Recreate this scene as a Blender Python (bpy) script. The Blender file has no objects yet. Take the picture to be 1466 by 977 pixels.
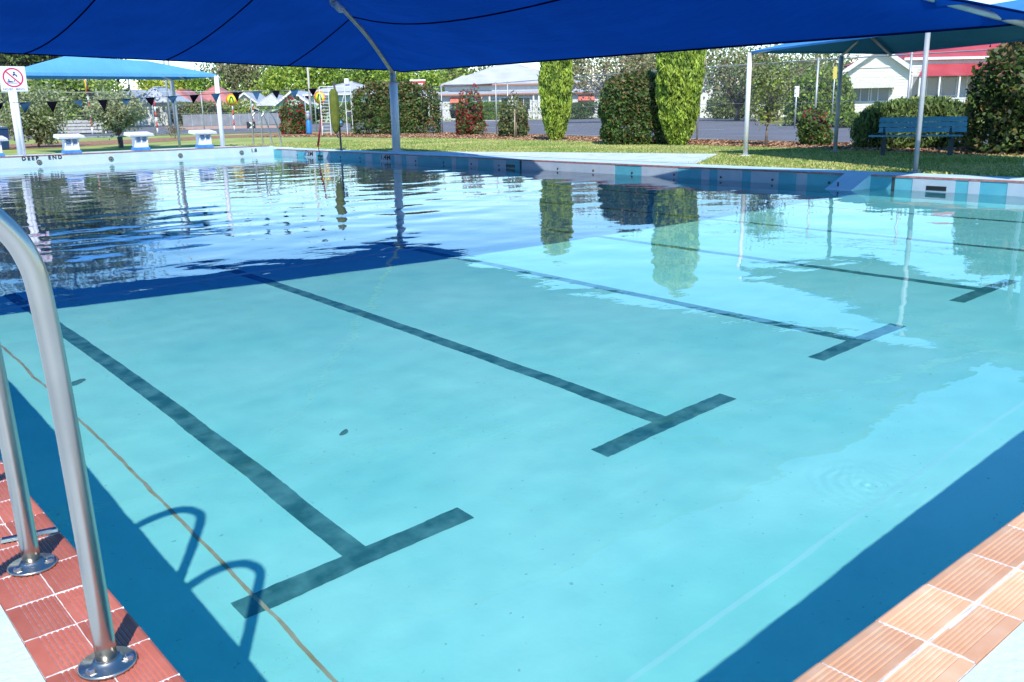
import bpy, bmesh, math, random
import numpy as np
from mathutils import Vector, Matrix, noise

scene = bpy.context.scene
COL = scene.collection
rnd = random.Random(11)

# ------------------------------------------------------------------ camera
CAM = Vector((0.0, 0.0, 1.18))          # deck level is z = 0
R_AX = Vector((0.75821, -0.65174, -0.01878))
U_AX = Vector((0.176809, 0.177798, 0.968053))
F_AX = Vector((0.62758, 0.737308, -0.250042))
cam_data = bpy.data.cameras.new("camera")
cam_data.sensor_width = 36.0
cam_data.lens = 31.57
cam_data.clip_start = 0.05
cam_data.clip_end = 3000
cam = bpy.data.objects.new("camera", cam_data)
COL.objects.link(cam)
M3 = Matrix((R_AX, U_AX, -F_AX)).transposed()
cam.matrix_world = Matrix.Translation(CAM) @ M3.to_4x4()
scene.camera = cam

# ------------------------------------------------------------------ light
SUN_DIR = Vector((0.575, 0.818, -math.tan(math.radians(46.0)))).normalized()
w = bpy.data.worlds.new("World"); scene.world = w; w.use_nodes = True
nt = w.node_tree; nt.nodes.clear()
sky = nt.nodes.new("ShaderNodeTexSky"); sky.sky_type = 'NISHITA'; sky.sun_disc = False
sky.sun_elevation = math.radians(46.0)
sky.sun_rotation = math.atan2(-SUN_DIR.x, -SUN_DIR.y)
sky.air_density = 1.0; sky.dust_density = 0.0; sky.ozone_density = 4.0
bg = nt.nodes.new("ShaderNodeBackground"); bg.inputs[1].default_value = 0.148
out = nt.nodes.new("ShaderNodeOutputWorld")
hsv = nt.nodes.new("ShaderNodeHueSaturation"); hsv.inputs["Saturation"].default_value = 1.28
nt.links.new(sky.outputs[0], hsv.inputs["Color"]); nt.links.new(hsv.outputs[0], bg.inputs[0]); nt.links.new(bg.outputs[0], out.inputs[0])
sd = bpy.data.lights.new("sun", 'SUN'); sd.energy = 3.2; sd.angle = math.radians(0.5)
sd.color = (1.0, 0.95, 0.88)
sun = bpy.data.objects.new("sun", sd); COL.objects.link(sun)
sun.rotation_euler = SUN_DIR.to_track_quat('-Z', 'Y').to_euler()
sd.cycles.is_caustics_light = True
scene.view_settings.view_transform = 'Standard'
scene.view_settings.look = 'None'
scene.view_settings.exposure = 0.86
scene.view_settings.gamma = 1.0
cy = scene.cycles
cy.use_denoising = True
cy.max_bounces = 10; cy.transparent_max_bounces = 16; cy.transmission_bounces = 8
cy.glossy_bounces = 4; cy.diffuse_bounces = 4
cy.sample_clamp_indirect = 8.0
cy.caustics_reflective = False
cy.caustics_refractive = True

# ------------------------------------------------------------------ helpers
def material(name, color=(0.5, 0.5, 0.5), rough=0.7, metal=0.0, spec=0.5):
    m = bpy.data.materials.new(name); m.use_nodes = True
    b = m.node_tree.nodes["Principled BSDF"]
    b.inputs["Base Color"].default_value = (*color, 1)
    b.inputs["Roughness"].default_value = rough
    b.inputs["Metallic"].default_value = metal
    b.inputs["Specular IOR Level"].default_value = spec
    return m

def nd(m, kind, **kw):
    n = m.node_tree.nodes.new(kind)
    for k, v in kw.items(): setattr(n, k, v)
    return n

def mottled(name, c1, c2, scale=4.0, rough=0.8, detail=6.0, bump=0.0, bscale=None, c3=None, lo=0.35, hi=0.65, spec=0.4, metal=0.0, coord='Object', bdist=0.01):
    """two colours mixed by noise, optional fine relief"""
    m = material(name, c1, rough, metal, spec); t = m.node_tree; L = t.links.new
    b = t.nodes["Principled BSDF"]
    tc = nd(m, "ShaderNodeTexCoord")
    n = nd(m, "ShaderNodeTexNoise"); n.inputs["Scale"].default_value = scale; n.inputs["Detail"].default_value = detail
    L(tc.outputs[coord], n.inputs["Vector"])
    r = nd(m, "ShaderNodeValToRGB")
    r.color_ramp.elements[0].position = lo; r.color_ramp.elements[0].color = (*c1, 1)
    r.color_ramp.elements[1].position = hi; r.color_ramp.elements[1].color = (*c2, 1)
    if c3:
        e = r.color_ramp.elements.new((lo + hi) / 2); e.color = (*c3, 1)
    L(n.outputs["Fac"], r.inputs[0]); L(r.outputs[0], b.inputs["Base Color"])
    if bump:
        n2 = nd(m, "ShaderNodeTexNoise"); n2.inputs["Scale"].default_value = bscale or scale * 6; n2.inputs["Detail"].default_value = 5
        L(tc.outputs[coord], n2.inputs["Vector"])
        bp = nd(m, "ShaderNodeBump"); bp.inputs["Strength"].default_value = bump; bp.inputs["Distance"].default_value = bdist
        L(n2.outputs["Fac"], bp.inputs["Height"]); L(bp.outputs[0], b.inputs["Normal"])
    return m

def tag(o, label=None, cat=None, group=None, kind=None):
    if label: o["label"] = label
    if cat: o["category"] = cat
    if group: o["group"] = group
    if kind: o["kind"] = kind
    return o

def link(name, me, parent=None, m=None):
    o = bpy.data.objects.new(name, me); COL.objects.link(o)
    if parent: o.parent = parent
    if m is not None and me is not None and not me.materials:
        for mm in (m if isinstance(m, (list, tuple)) else [m]): me.materials.append(mm)
    return o

def empty(name, loc=(0, 0, 0), rz=0.0):
    o = bpy.data.objects.new(name, None); COL.objects.link(o)
    o.location = loc; o.rotation_euler = (0, 0, rz); o.empty_display_size = 0.1
    return o

class MB:
    """collects shapes into one mesh"""
    def __init__(s): s.v = []; s.f = []; s.mi = []; s.sm = []
    def add(s, vs, fs, mi=0, smooth=False):
        k = len(s.v); s.v += [tuple(v) for v in vs]
        for f in fs: s.f.append(tuple(i + k for i in f)); s.mi.append(mi); s.sm.append(smooth)
        return s
    def box(s, x0, y0, z0, x1, y1, z1, mi=0):
        vs = [(x, y, z) for z in (z0, z1) for y in (y0, y1) for x in (x0, x1)]
        return s.add(vs, [(0, 2, 3, 1), (4, 5, 7, 6), (0, 1, 5, 4), (2, 6, 7, 3), (0, 4, 6, 2), (1, 3, 7, 5)], mi)
    def prism(s, poly, z0, z1, mi=0):
        n = len(poly); vs = [(*q, z0) for q in poly] + [(*q, z1) for q in poly]
        fs = [tuple(range(n))[::-1], tuple(range(n, 2 * n))] + [(i, (i + 1) % n, n + (i + 1) % n, n + i) for i in range(n)]
        return s.add(vs, fs, mi)
    def hull8(s, a, b, mi=0):
        """box from bottom quad a and top quad b (4 points each)"""
        return s.add(list(a) + list(b), [(3, 2, 1, 0), (4, 5, 6, 7), (0, 1, 5, 4), (1, 2, 6, 5), (2, 3, 7, 6), (3, 0, 4, 7)], mi)
    def tube(s, pts, r, seg=8, mi=0, cap=True, smooth=True):
        pts = [Vector(q) for q in pts]; rs = r if isinstance(r, (list, tuple)) else [r] * len(pts)
        vs = []; up = None
        for i, q in enumerate(pts):
            d = (pts[min(i + 1, len(pts) - 1)] - pts[max(i - 1, 0)]).normalized()
            if up is None:
                a = Vector((0, 0, 1)) if abs(d.z) < 0.9 else Vector((1, 0, 0))
                up = (a - d * a.dot(d)).normalized()
            else: up = (up - d * up.dot(d)).normalized()
            sd_ = d.cross(up)
            for k in range(seg):
                a = 2 * math.pi * (k + 0.5) / seg
                vs.append(q + (up * math.cos(a) + sd_ * math.sin(a)) * rs[i])
        fs = []
        for i in range(len(pts) - 1):
            for k in range(seg):
                a, b = i * seg + k, i * seg + (k + 1) % seg
                fs.append((a, b, b + seg, a + seg))
        k0 = len(s.v)
        s.add(vs, fs, mi, smooth)
        if cap:
            n = len(pts)
            s.f.append(tuple(k0 + k for k in range(seg))[::-1]); s.mi.append(mi); s.sm.append(False)
            s.f.append(tuple(k0 + (n - 1) * seg + k for k in range(seg))); s.mi.append(mi); s.sm.append(False)
        return s
    def lathe(s, prof, seg=16, cx=0, cy=0, mi=0, smooth=True):
        vs = []; n = len(prof)
        for r_, z in prof:
            for k in range(seg):
                a = 2 * math.pi * k / seg; vs.append((cx + r_ * math.cos(a), cy + r_ * math.sin(a), z))
        fs = [(i * seg + k, i * seg + (k + 1) % seg, (i + 1) * seg + (k + 1) % seg, (i + 1) * seg + k) for i in range(n - 1) for k in range(seg)]
        fs += [tuple(range(seg))[::-1], tuple((n - 1) * seg + k for k in range(seg))]
        return s.add(vs, fs, mi, smooth)
    def mesh(s, name, mats=None):
        me = bpy.data.meshes.new(name); me.from_pydata(s.v, [], s.f)
        me.polygons.foreach_set("material_index", s.mi); me.polygons.foreach_set("use_smooth", s.sm)
        if mats is not None:
            for mm in (mats if isinstance(mats, (list, tuple)) else [mats]): me.materials.append(mm)
        me.update(); return me
    def obj(s, name, mats=None, parent=None, bevel=0.0, segs=1):
        o = link(name, s.mesh(name, mats), parent)
        if bevel:
            b = o.modifiers.new("bevel", 'BEVEL'); b.width = bevel; b.segments = segs; b.limit_method = 'ANGLE'
        return o

def copy_tree(o, parent=None):
    c = o.copy(); COL.objects.link(c); c.parent = parent
    for ch in list(o.children): copy_tree(ch, c)
    return c

def text_mesh(body, size, extrude=0.001, space=1.0, bold=0.0):
    cu = bpy.data.curves.new("text", 'FONT'); cu.body = body; cu.size = size; cu.extrude = extrude
    cu.space_character = space; cu.offset = bold; cu.align_x = 'CENTER'; cu.align_y = 'CENTER'; cu.resolution_u = 2
    o = bpy.data.objects.new("text", cu); COL.objects.link(o)
    dg = bpy.context.evaluated_depsgraph_get()
    me = bpy.data.meshes.new_from_object(o.evaluated_get(dg))
    bpy.data.objects.remove(o); bpy.data.curves.remove(cu)
    return me
# ------------------------------------------------------------------ pool
X0, X1, Y0, Y1 = 0.56, 14.48, 0.885, 29.6      # inner faces of the pool walls
WZ = -0.22                                      # water level
def floor_z(y):
    pts = [(0.8, -1.27), (3.2, -1.32), (8.93, -1.42), (22, -1.66), (29.8, -2.05)]
    for (a, za), (b, zb) in zip(pts, pts[1:]):
        if y <= b: return za + (zb - za) * (y - a) / (b - a)
    return pts[-1][1]

m_floor = mottled("pool_floor_paint", (0.21, 0.82, 0.76), (0.32, 0.92, 0.85), 0.9, 0.75, bump=0.15, bscale=30, lo=0.25, hi=0.62)
_b = m_floor.node_tree.nodes["Principled BSDF"]; _src = _b.inputs["Base Color"].links[0].from_socket
_tc = nd(m_floor, "ShaderNodeTexCoord")
for _sc, _lo, _hi, _col, _fac in ((34.0, 0.70, 0.74, (0.05, 0.22, 0.22), 0.4), (2.6, 0.56, 0.75, (0.14, 0.66, 0.64), 0.22), (0.35, 0.45, 0.7, (0.18, 0.76, 0.76), 0.35)):
    _n = nd(m_floor, "ShaderNodeTexNoise"); _n.inputs["Scale"].default_value = _sc; _n.inputs["Detail"].default_value = 3
    m_floor.node_tree.links.new(_tc.outputs["Object"], _n.inputs["Vector"])
    _r = nd(m_floor, "ShaderNodeMapRange"); _r.inputs[1].default_value = _lo; _r.inputs[2].default_value = _hi; _r.inputs[4].default_value = _fac
    m_floor.node_tree.links.new(_n.outputs["Fac"], _r.inputs[0])
    _m = nd(m_floor, "ShaderNodeMix"); _m.data_type = 'RGBA'; _m.inputs[7].default_value = (*_col, 1)
    m_floor.node_tree.links.new(_r.outputs[0], _m.inputs[0]); m_floor.node_tree.links.new(_src, _m.inputs[6]); _src = _m.outputs[2]
m_floor.node_tree.links.new(_src, _b.inputs["Base Color"])
m_wall_lb = mottled("pool_wall_paint", (0.18, 0.88, 0.80), (0.26, 0.93, 0.86), 2.0, 0.6)
m_wall_white = mottled("end_wall_white_paint", (0.58, 0.68, 0.73), (0.48, 0.64, 0.71), 2.2, 0.55)
m_line = mottled("lane_line_paint", (0.015, 0.16, 0.17), (0.11, 0.40, 0.40), 8.0, 0.7, lo=0.35, hi=0.8)

pool_floor = tag(empty("pool_floor"), kind="structure")
mb = MB()
ys = [0.8, 3.2, 8.93, 22, 29.8]
vs = [(x, y, floor_z(y)) for y in ys for x in (X0 - 0.1, X1 + 0.1)]
fs = [(2*i, 2*i+1, 2*i+3, 2*i+2) for i in range(len(ys)-1)]
mb.add(vs, fs)
fl = mb.obj("floor_surface", m_floor, pool_floor)
receivers = [fl]
def floor_strip(x0, y0, x1, y1, name, mat, lift=0.004, n=1):
    ysx = sorted({y0, y1, *[q for q in ys if y0 < q < y1]}); b = MB()
    vs = []
    for y in ysx:
        vs += [(x0, y, floor_z(y) + lift), (x1, y, floor_z(y) + lift)]
    b.add(vs, [(2*i, 2*i+1, 2*i+3, 2*i+2) for i in range(len(ysx)-1)])
    o = b.obj(name, mat, pool_floor); receivers.append(o); return o
LANES = [1.82, 3.90, 6.05, 8.20, 10.40, 12.58]
for lx in LANES:
    floor_strip(lx - 0.06, 3.255, lx + 0.06, 28.0, "lane_line", m_line)
    floor_strip(lx - 0.58, 3.125, lx + 0.58, 3.255, "lane_cross_bar", m_line)
    floor_strip(lx - 0.58, 28.0, lx + 0.58, 28.14, "lane_cross_bar", m_line)
# walls
m_conc_edge = mottled("pale_blue_painted_concrete", (0.42, 0.62, 0.72), (0.56, 0.72, 0.80), 1.6, 0.65, bump=0.2, bscale=40)
m_deckwhite = mottled("white_painted_concrete", (0.58, 0.66, 0.68), (0.44, 0.57, 0.62), 2.2, 0.7, bump=0.35, bscale=45, c3=(0.62, 0.69, 0.70))
m_panelblue = mottled("blue_wall_paint", (0.08, 0.36, 0.47), (0.12, 0.43, 0.53), 3.0, 0.6)
m_panelwhite = mottled("lavender_white_wall_paint", (0.46, 0.52, 0.60), (0.36, 0.46, 0.55), 3.0, 0.6)
m_black = material("black_paint", (0.012, 0.012, 0.014), 0.5)
m_joint = material("dark_joint_sealant", (0.03, 0.05, 0.06), 0.8)
def wall_thing(): return tag(empty("pool_wall"), kind="structure")
pool_wall = wall_thing()
b = MB(); b.box(X0 - 0.3, Y0 - 0.3, -2.6, X0, Y1 + 0.3, -0.035); receivers.append(b.obj("side_wall", m_wall_lb, pool_wall))
b = MB(); b.box(X0, Y0 - 0.3, -2.6, X1, Y0, -0.035); receivers.append(b.obj("shallow_end_wall", m_wall_lb, pool_wall))
b = MB(); b.box(X1, Y0 - 0.3, -2.6, X1 + 0.3, Y1 + 0.3, -0.02); receivers.append(b.obj("side_wall", m_panelblue, pool_wall))
b = MB(); b.hull8([(X0, Y1, -2.6), (X1, Y1, -2.6), (X1, Y1 + 0.3, -2.6), (X0, Y1 + 0.3, -2.6)],
                  [(X0, Y1, 0.10), (X1, Y1, 0.10), (X1, Y1 + 0.3, 0.10), (X0, Y1 + 0.3, 0.10)])
receivers.append(b.obj("deep_end_wall", m_wall_white, pool_wall))
WHITE = [(27.93,28.99),(26.61,27.35),(25.67,26.11),(23.21,23.6),(22.21,22.79),(21.67,22.03),(20.88,21.43),(19.13,19.31),(18.2,18.6),(17.1,17.58),(13.48,16.52),(11.76,12.72),(10.98,11.17),(10.22,10.78),(9.43,10.02),(8.85,9.06),(7.69,7.82),(6.26,6.94),(5.89,6.06),(4.4,5.49)]
for a, c in WHITE:
    b = MB(); b.box(X1 - 0.006, a, -0.36, X1 + 0.002, c, -0.024)
    b.obj("painted_panel", m_panelwhite, pool_wall)
for y in (16.56, 7.26):
    b = MB(); b.box(X1 - 0.009, y - 0.025, -0.5, X1, y + 0.025, -0.024); b.obj("expansion_joint", m_joint, pool_wall)
m_plug = material("brown_inlet_fitting", (0.10, 0.055, 0.03), 0.6)
for y in [27.88,25.06,23.91,22.39,20.98,19.68,18.48,17.37,15.26,14.12,12.98,11.85,10.7,9.55,8.41]:
    b = MB(); b.lathe([(0.024, 0), (0.024, 0.012), (0.012, 0.02)], 10)
    o = b.obj("inlet_plug", m_plug, pool_wall); o.rotation_euler = (0, -math.pi / 2, 0); o.location = (X1 - 0.002, y, -0.165)
for y in (26.33, 16.94, 6.55):                     # skimmers, the shade inside each opening painted as a flat black plate
    b = MB(); x = X1 - 0.012
    b.box(x, y - 0.16, -0.20, X1, y + 0.16, -0.185); b.box(x, y - 0.16, -0.145, X1, y + 0.16, -0.13)
    b.box(x, y - 0.16, -0.185, X1, y - 0.145, -0.145); b.box(x, y + 0.145, -0.185, X1, y + 0.16, -0.145)
    fr = b.obj("skimmer_frame", material("skimmer_black_plastic", (0.02, 0.02, 0.022), 0.5), pool_wall)
    b = MB(); b.box(X1 - 0.010, y - 0.145, -0.185, X1 - 0.0072, y + 0.145, -0.145); b.obj("skimmer_dark_plate", m_black, fr)
# round return inlets in the deep end wall
m_grey = material("grey_plastic", (0.16, 0.17, 0.17), 0.5)
for x in (4.85, 6.99, 9.03, 11.2, 13.3):
    b = MB(); b.lathe([(0.075, 0), (0.075, 0.02), (0.055, 0.028), (0.05, 0.012), (0.03, 0.012), (0.026, 0.03)], 18)
    o = b.obj("return_inlet", m_grey, pool_wall); o.rotation_euler = (math.pi / 2, 0, 0); o.location = (x, Y1 + 0.001, -0.075)
# painted letters and depth marks
def wall_text(body, size, loc, rz, name, mat=m_black, sx=1.0, space=1.0):
    me = text_mesh(body, size, space=space, bold=0.004); me.materials.append(mat)
    o = link(name, me, pool_wall); o.rotation_euler = (math.pi / 2, 0, rz); o.location = loc; o.scale = (sx, 1, 1); return o
wall_text("DEEP", 0.155, (6.76, Y1 - 0.014, 0.045), 0, "painted_word", space=1.45)
wall_text("END", 0.155, (7.44, Y1 - 0.014, 0.045), 0, "painted_word", space=1.45)
wall_text("1.4M", 0.19, (X1 - 0.011, 22.5, -0.11), -math.pi / 2, "depth_mark", sx=1.5)
wall_text("2M", 0.19, (X1 - 0.011, 26.98, -0.11), -math.pi / 2, "depth_mark", sx=1.7)
wall_text("1.8", 0.17, (13.75, Y1 - 0.006, -0.03), 0, "depth_mark", sx=1.1)

# coping and tiles --------------------------------------------------------
m_grout = mottled("white_grout", (0.80, 0.76, 0.74), (0.62, 0.57, 0.55), 30, 0.9, bump=0.4, bscale=90)
def tile_mat(name, c1, c2, c3):
    m = mottled(name, c1, c2, 7.0, 0.55, bump=0.25, bscale=120, c3=c3, lo=0.3, hi=0.72, coord='Object', bdist=0.002)
    # shade every tile a little differently
    t = m.node_tree; b_ = t.nodes["Principled BSDF"]; src = b_.inputs["Base Color"].links[0].from_socket
    oi = nd(m, "ShaderNodeObjectInfo"); hs = nd(m, "ShaderNodeHueSaturation"); mr = nd(m, "ShaderNodeMapRange")
    mr.inputs[3].default_value = 0.78; mr.inputs[4].default_value = 1.18
    t.links.new(oi.outputs["Random"], mr.inputs[0]); t.links.new(mr.outputs[0], hs.inputs["Value"])
    t.links.new(src, hs.inputs["Color"]); t.links.new(hs.outputs[0], b_.inputs["Base Color"])
    return m
m_tred = tile_mat("red_terracotta", (0.42, 0.105, 0.065), (0.56, 0.20, 0.14), (0.50, 0.14, 0.09))
m_tora = tile_mat("orange_terracotta", (0.70, 0.34, 0.17), (0.82, 0.54, 0.35), (0.76, 0.42, 0.24))
m_gr_l = mottled("pale_groove_residue", (0.62, 0.33, 0.27), (0.74, 0.56, 0.52), 60, 0.9, lo=0.4, hi=0.62)
m_gr_r = mottled("lilac_groove_residue", (0.62, 0.36, 0.27), (0.72, 0.52, 0.50), 60, 0.9, lo=0.4, hi=0.62)
def tile_mesh(name, length, width, nose, mat, flip=False):
    """profile runs across x from the water side, ribs along y"""
    pr = []
    if nose:
        pr += [(0.0, -0.034), (0.0, -0.012), (0.003, -0.004), (0.010, 0.0), (0.026, 0.0005)]
        r0, r1 = 0.030, width - 0.018
    else:
        pr += [(0.0, -0.034), (0.0, 0.0)]
        r0, r1 = 0.003, width - 0.034
    nr = 6; st = (r1 - r0) / nr
    for i in range(nr):
        a = r0 + i * st
        pr += [(a, -0.0032), (a + st * 0.25, 0.0), (a + st * 0.75, 0.0)]
    pr += [(r1, -0.0032), (r1 + 0.003, 0.0), (width, 0.0), (width, -0.034)]
    n = len(pr); vs = [(x, 0, z) for x, z in pr] + [(x, length, z) for x, z in pr]
    fs = [(i, i + 1, n + i + 1, n + i) for i in range(n - 1)] + [tuple(range(n))[::-1], tuple(range(n, 2 * n))]
    b = MB(); b.add(vs, fs)
    for q_ in range(n - 1):
        if min(pr[q_][1], pr[q_ + 1][1]) == -0.0032 and pr[q_ + 1][1] > pr[q_][1]: b.mi[q_] = 1
    return b.mesh(name, [mat, m_gr_l if mat is m_tred else m_gr_r])
coping = tag(empty("pool_coping"), kind="structure")
LP, EP = 0.184, 0.246
ti = tile_mesh("tile", LP - 0.005, 0.112, True, m_tred); to = tile_mesh("tile", LP - 0.005, 0.112, False, m_tred)
tei = tile_mesh("tile", EP - 0.005, 0.122, True, m_tora); teo = tile_mesh("tile", EP - 0.005, 0.100, False, m_tora)
def put(me, loc, rz):
    o = link("tile", me, coping); o.location = loc
    o.rotation_euler = (rnd.gauss(0, 0.003), rnd.gauss(0, 0.004), rz + rnd.gauss(0, 0.003))
    o.location.z += rnd.gauss(0, 0.0008); return o
y = 1.79 - 5 * LP
while y < 7.6:
    # left side: water lies at +x, so the profile runs towards -x (turn by 180 degrees about z)
    put(ti, (X0 - 0.004, y + LP - 0.0025, 0), math.pi); put(to, (X0 - 0.121, y + LP - 0.0025, 0), math.pi)
    y += LP
LEFT_END = y
x = 1.851 - 6 * EP + 0.01
XS = x
while x < 7.8:
    # end side: water lies at +y, profile runs towards -y
    put(tei, (x + 0.0025, Y0 + 0.004, 0), -math.pi / 2); put(teo, (x + 0.0025, Y0 - 0.129, 0), -math.pi / 2)
    x += EP
# grout beds
b = MB(); b.box(X0 - 0.233, 0.875, -0.05, X0 - 0.030, LEFT_END, -0.0050); b.obj("grout_bed", m_grout, coping)
b = MB(); b.box(XS, Y0 - 0.229, -0.05, 8.0, Y0 - 0.030, -0.0050); b.obj("grout_bed", m_grout, coping)
# raised, uneven grout ridge between the two end rows and thin cross ridges
b = MB()
def ridge(p0, p1, wd, h, n):
    p0 = Vector(p0); p1 = Vector(p1); d = (p1 - p0); s_ = Vector((-d.y, d.x, 0)).normalized()
    prev = None; vs = []; 
    for i in range(n + 1):
        q = p0 + d * i / n + s_ * rnd.gauss(0, wd * 0.12); ww = wd * rnd.uniform(0.75, 1.2) / 2
        vs += [q - s_ * ww + Vector((0, 0, -0.006)), q + Vector((0, 0, h * rnd.uniform(0.5, 1.1))), q + s_ * ww + Vector((0, 0, -0.006))]
    fs = []
    for i in range(n):
        a = 3 * i; fs += [(a, a + 3, a + 4, a + 1), (a + 1, a + 4, a + 5, a + 2)]
    b.add(vs, fs, 0, True)
ridge((XS, Y0 - 0.1265, 0), (7.9, Y0 - 0.1265, 0), 0.013, 0.0012, 90)
x = XS
while x < 7.9:
    ridge((x, Y0 - 0.008, 0), (x, Y0 - 0.228, 0), 0.007, 0.0016, 16); x += EP
ridge((X0 - 0.1185, 0.9, 0), (X0 - 0.1185, LEFT_END, 0), 0.007, 0.0014, 220)
y = 1.79 - 5 * LP
while y < 7.6:
    ridge((X0 - 0.008, y, 0), (X0 - 0.232, y, 0), 0.006, 0.0014, 16); y += LP
tag(b.obj("grout_lines", m_grout, coping), kind="stuff")
# the rest of the coping, too far off to tell tiles apart: nosing tiles joined into runs
m_nose = mottled("dull_red_tile", (0.34, 0.12, 0.10), (0.46, 0.22, 0.19), 9, 0.6)
b = MB()
y = Y0
while y < Y1 - 0.2:
    b.box(X1 - 0.012, y + 0.003, -0.022, X1 + 0.10, y + EP - 0.003, 0.002); y += EP
y = LEFT_END
while y < Y1 - 0.2:
    b.box(X0 - 0.23, y + 0.003, -0.03, X0 + 0.004, y + LP - 0.003, 0.0); y += LP
x = X0
while x < X1 - 0.2:
    b.box(x + 0.003, Y1 - 0.012, 0.102, x + EP - 0.003, Y1 + 0.10, 0.124); x += EP
x = 8.0
while x < X1:
    b.box(x + 0.003, Y0 - 0.23, -0.03, x + EP - 0.003, Y0 + 0.004, 0.0); x += EP
tag(b.obj("coping_run", m_nose, coping), kind="stuff")

# decks ---------------------------------------------------------------------
deck = tag(empty("pool_deck"), kind="structure")
b = MB(); b.box(-9, -6, -0.25, X0 - 0.235, 36, -0.004); b.box(X0 - 0.235, LEFT_END, -0.25, X0 - 0.232, 30, -0.004)
b.obj("near_side_slab", m_deckwhite, deck)
b = MB(); b.box(X0 - 0.234, -6, -0.25, 22, Y0 - 0.232, -0.004); b.obj("shallow_end_slab", m_deckwhite, deck)
b = MB(); b.hull8([(X0 - 0.23, Y1 + 0.101, -0.2), (X1 + 0.8, Y1 + 0.101, -0.2), (X1 + 0.8, 33.6, -0.2), (X0 - 0.23, 33.6, -0.2)],
                  [(X0 - 0.23, Y1 + 0.101, 0.122), (X1 - 1.0, Y1 + 0.101, 0.122), (X1 - 1.0, 33.6, 0.02), (X0 - 0.23, 33.6, 0.02)])
b.hull8([(X1 - 0.999, Y1 + 0.101, -0.2), (X1 + 0.8, Y1 + 0.101, -0.2), (X1 + 0.8, 33.6, -0.2), (X1 - 0.999, 33.6, -0.2)],
        [(X1 - 0.999, Y1 + 0.101, 0.122), (X1 + 0.8, Y1 + 0.101, 0.02), (X1 + 0.8, 33.6, 0.0), (X1 - 0.999, 33.6, 0.02)])
b.obj("deep_end_slab", m_deckwhite, deck)
b = MB(); b.box(X1 + 0.101, Y0 - 0.231, -0.2, X1 + 0.80, Y1 + 0.1, -0.001); b.obj("far_side_strip", m_conc_edge, deck)
b = MB(); b.prism([(15.37, 12.0), (18.65, 13.9), (17.1, 18.7), (15.37, 23.4)], -0.1, 0.012); b.obj("concrete_pad", m_deckwhite, deck)

# white sloping board at the far wall
rp = tag(empty("entry_ramp", (X1, 7.9, 0)), "small white sloping ramp board from far coping down to the water", "ramp")
b = MB(); b.hull8([(-0.60, -0.24, -0.26), (0.02, -0.24, -0.26), (0.02, 0.24, -0.26), (-0.60, 0.24, -0.26)],
                  [(-0.60, -0.24, -0.215), (0.02, -0.24, 0.014), (0.02, 0.24, 0.014), (-0.60, 0.24, -0.215)])
b.obj("board", m_wall_white, rp, bevel=0.004)
b = MB(); b.tube([(-0.50, 0.06, -0.17), (-0.50, 0.06, -0.10)], 0.014, 8); b.obj("peg", m_plug, rp)
# hose
hz = MB(); pts = []
for i in range(31):
    s_ = i / 30.0
    hp = [(16.5, 3.6, 0.015), (15.5, 4.2, 0.015), (14.72, 4.75, 0.02), (14.57, 5.0, -0.02), (14.54, 5.5, -0.12), (14.5, 6.0, -0.23), (14.3, 6.6, -0.5)]
    pts.append(tuple(float(np.interp(s_ * 6, range(7), [q[k] for q in hp])) for k in range(3)))
o = hz.tube(pts, 0.011, 8).obj("pool_hose", material("dark_blue_hose", (0.01, 0.04, 0.16), 0.4))
tag(o, "dark blue hose trailing over the far coping into the water", "hose")

# leaves and joint on the pool floor
m_leaf = material("sunken_leaf", (0.07, 0.26, 0.24), 0.8)
for (x, y, s_, nm, lb) in [(1.51, 6.30, 0.09, 0, "dark leaf lying on the pool floor near the left rails"), (2.44, 4.39, 0.045, 1, "small dark leaf on the pool floor between two lane lines")]:
    b = MB(); ring = [(math.cos(a) * s_ * (1.0 if abs(math.cos(a)) > .5 else .8), math.sin(a) * s_ * 0.45, 0.003 + 0.006 * math.cos(2 * a)) for a in [k * math.pi / 5 for k in range(10)]]
    b.add([(0, 0, 0.012)] + ring, [(0, 1 + k, 1 + (k + 1) % 10) for k in range(10)])
    o = b.obj("sunken_leaf", m_leaf); o.location = (x, y, floor_z(y) + 0.005); o.rotation_euler = (0, 0, 0.6)
    tag(o, lb, "leaf"); receivers.append(o)
m_rust = mottled("tan_joint_sealant", (0.30, 0.30, 0.16), (0.42, 0.50, 0.38), 6, 0.9)
vs = []; n = 300
for i in range(n + 1):
    y = 0.95 + i * (20.0 - 0.95) / n
    xx = 1.335 + 0.009 * noise.noise(Vector((0, y * 2.5, 0))) + 0.006 * noise.noise(Vector((3, y * 9, 0)))
    ww = 0.009 + 0.004 * noise.noise(Vector((7, y * 6, 0)))
    vs += [(xx - ww, y, floor_z(y) + 0.006), (xx + ww, y, floor_z(y) + 0.006)]
b = MB(); b.add(vs, [(2*i, 2*i+1, 2*i+3, 2*i+2) for i in range(n)]); receivers.append(b.obj("floor_joint", m_rust, pool_floor))
m_pale = material("pale_joint_sealant", (0.66, 0.92, 0.86), 0.9); m_faint = material("faint_joint_sealant", (0.33, 0.88, 0.86), 0.9)
floor_strip(X0, 8.84, X1, 8.94, "floor_joint", m_pale, 0.007)
floor_strip(X0, 1.86, X1, 1.885, "floor_joint", m_faint, 0.003)
WATER_VOLUME = False
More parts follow.
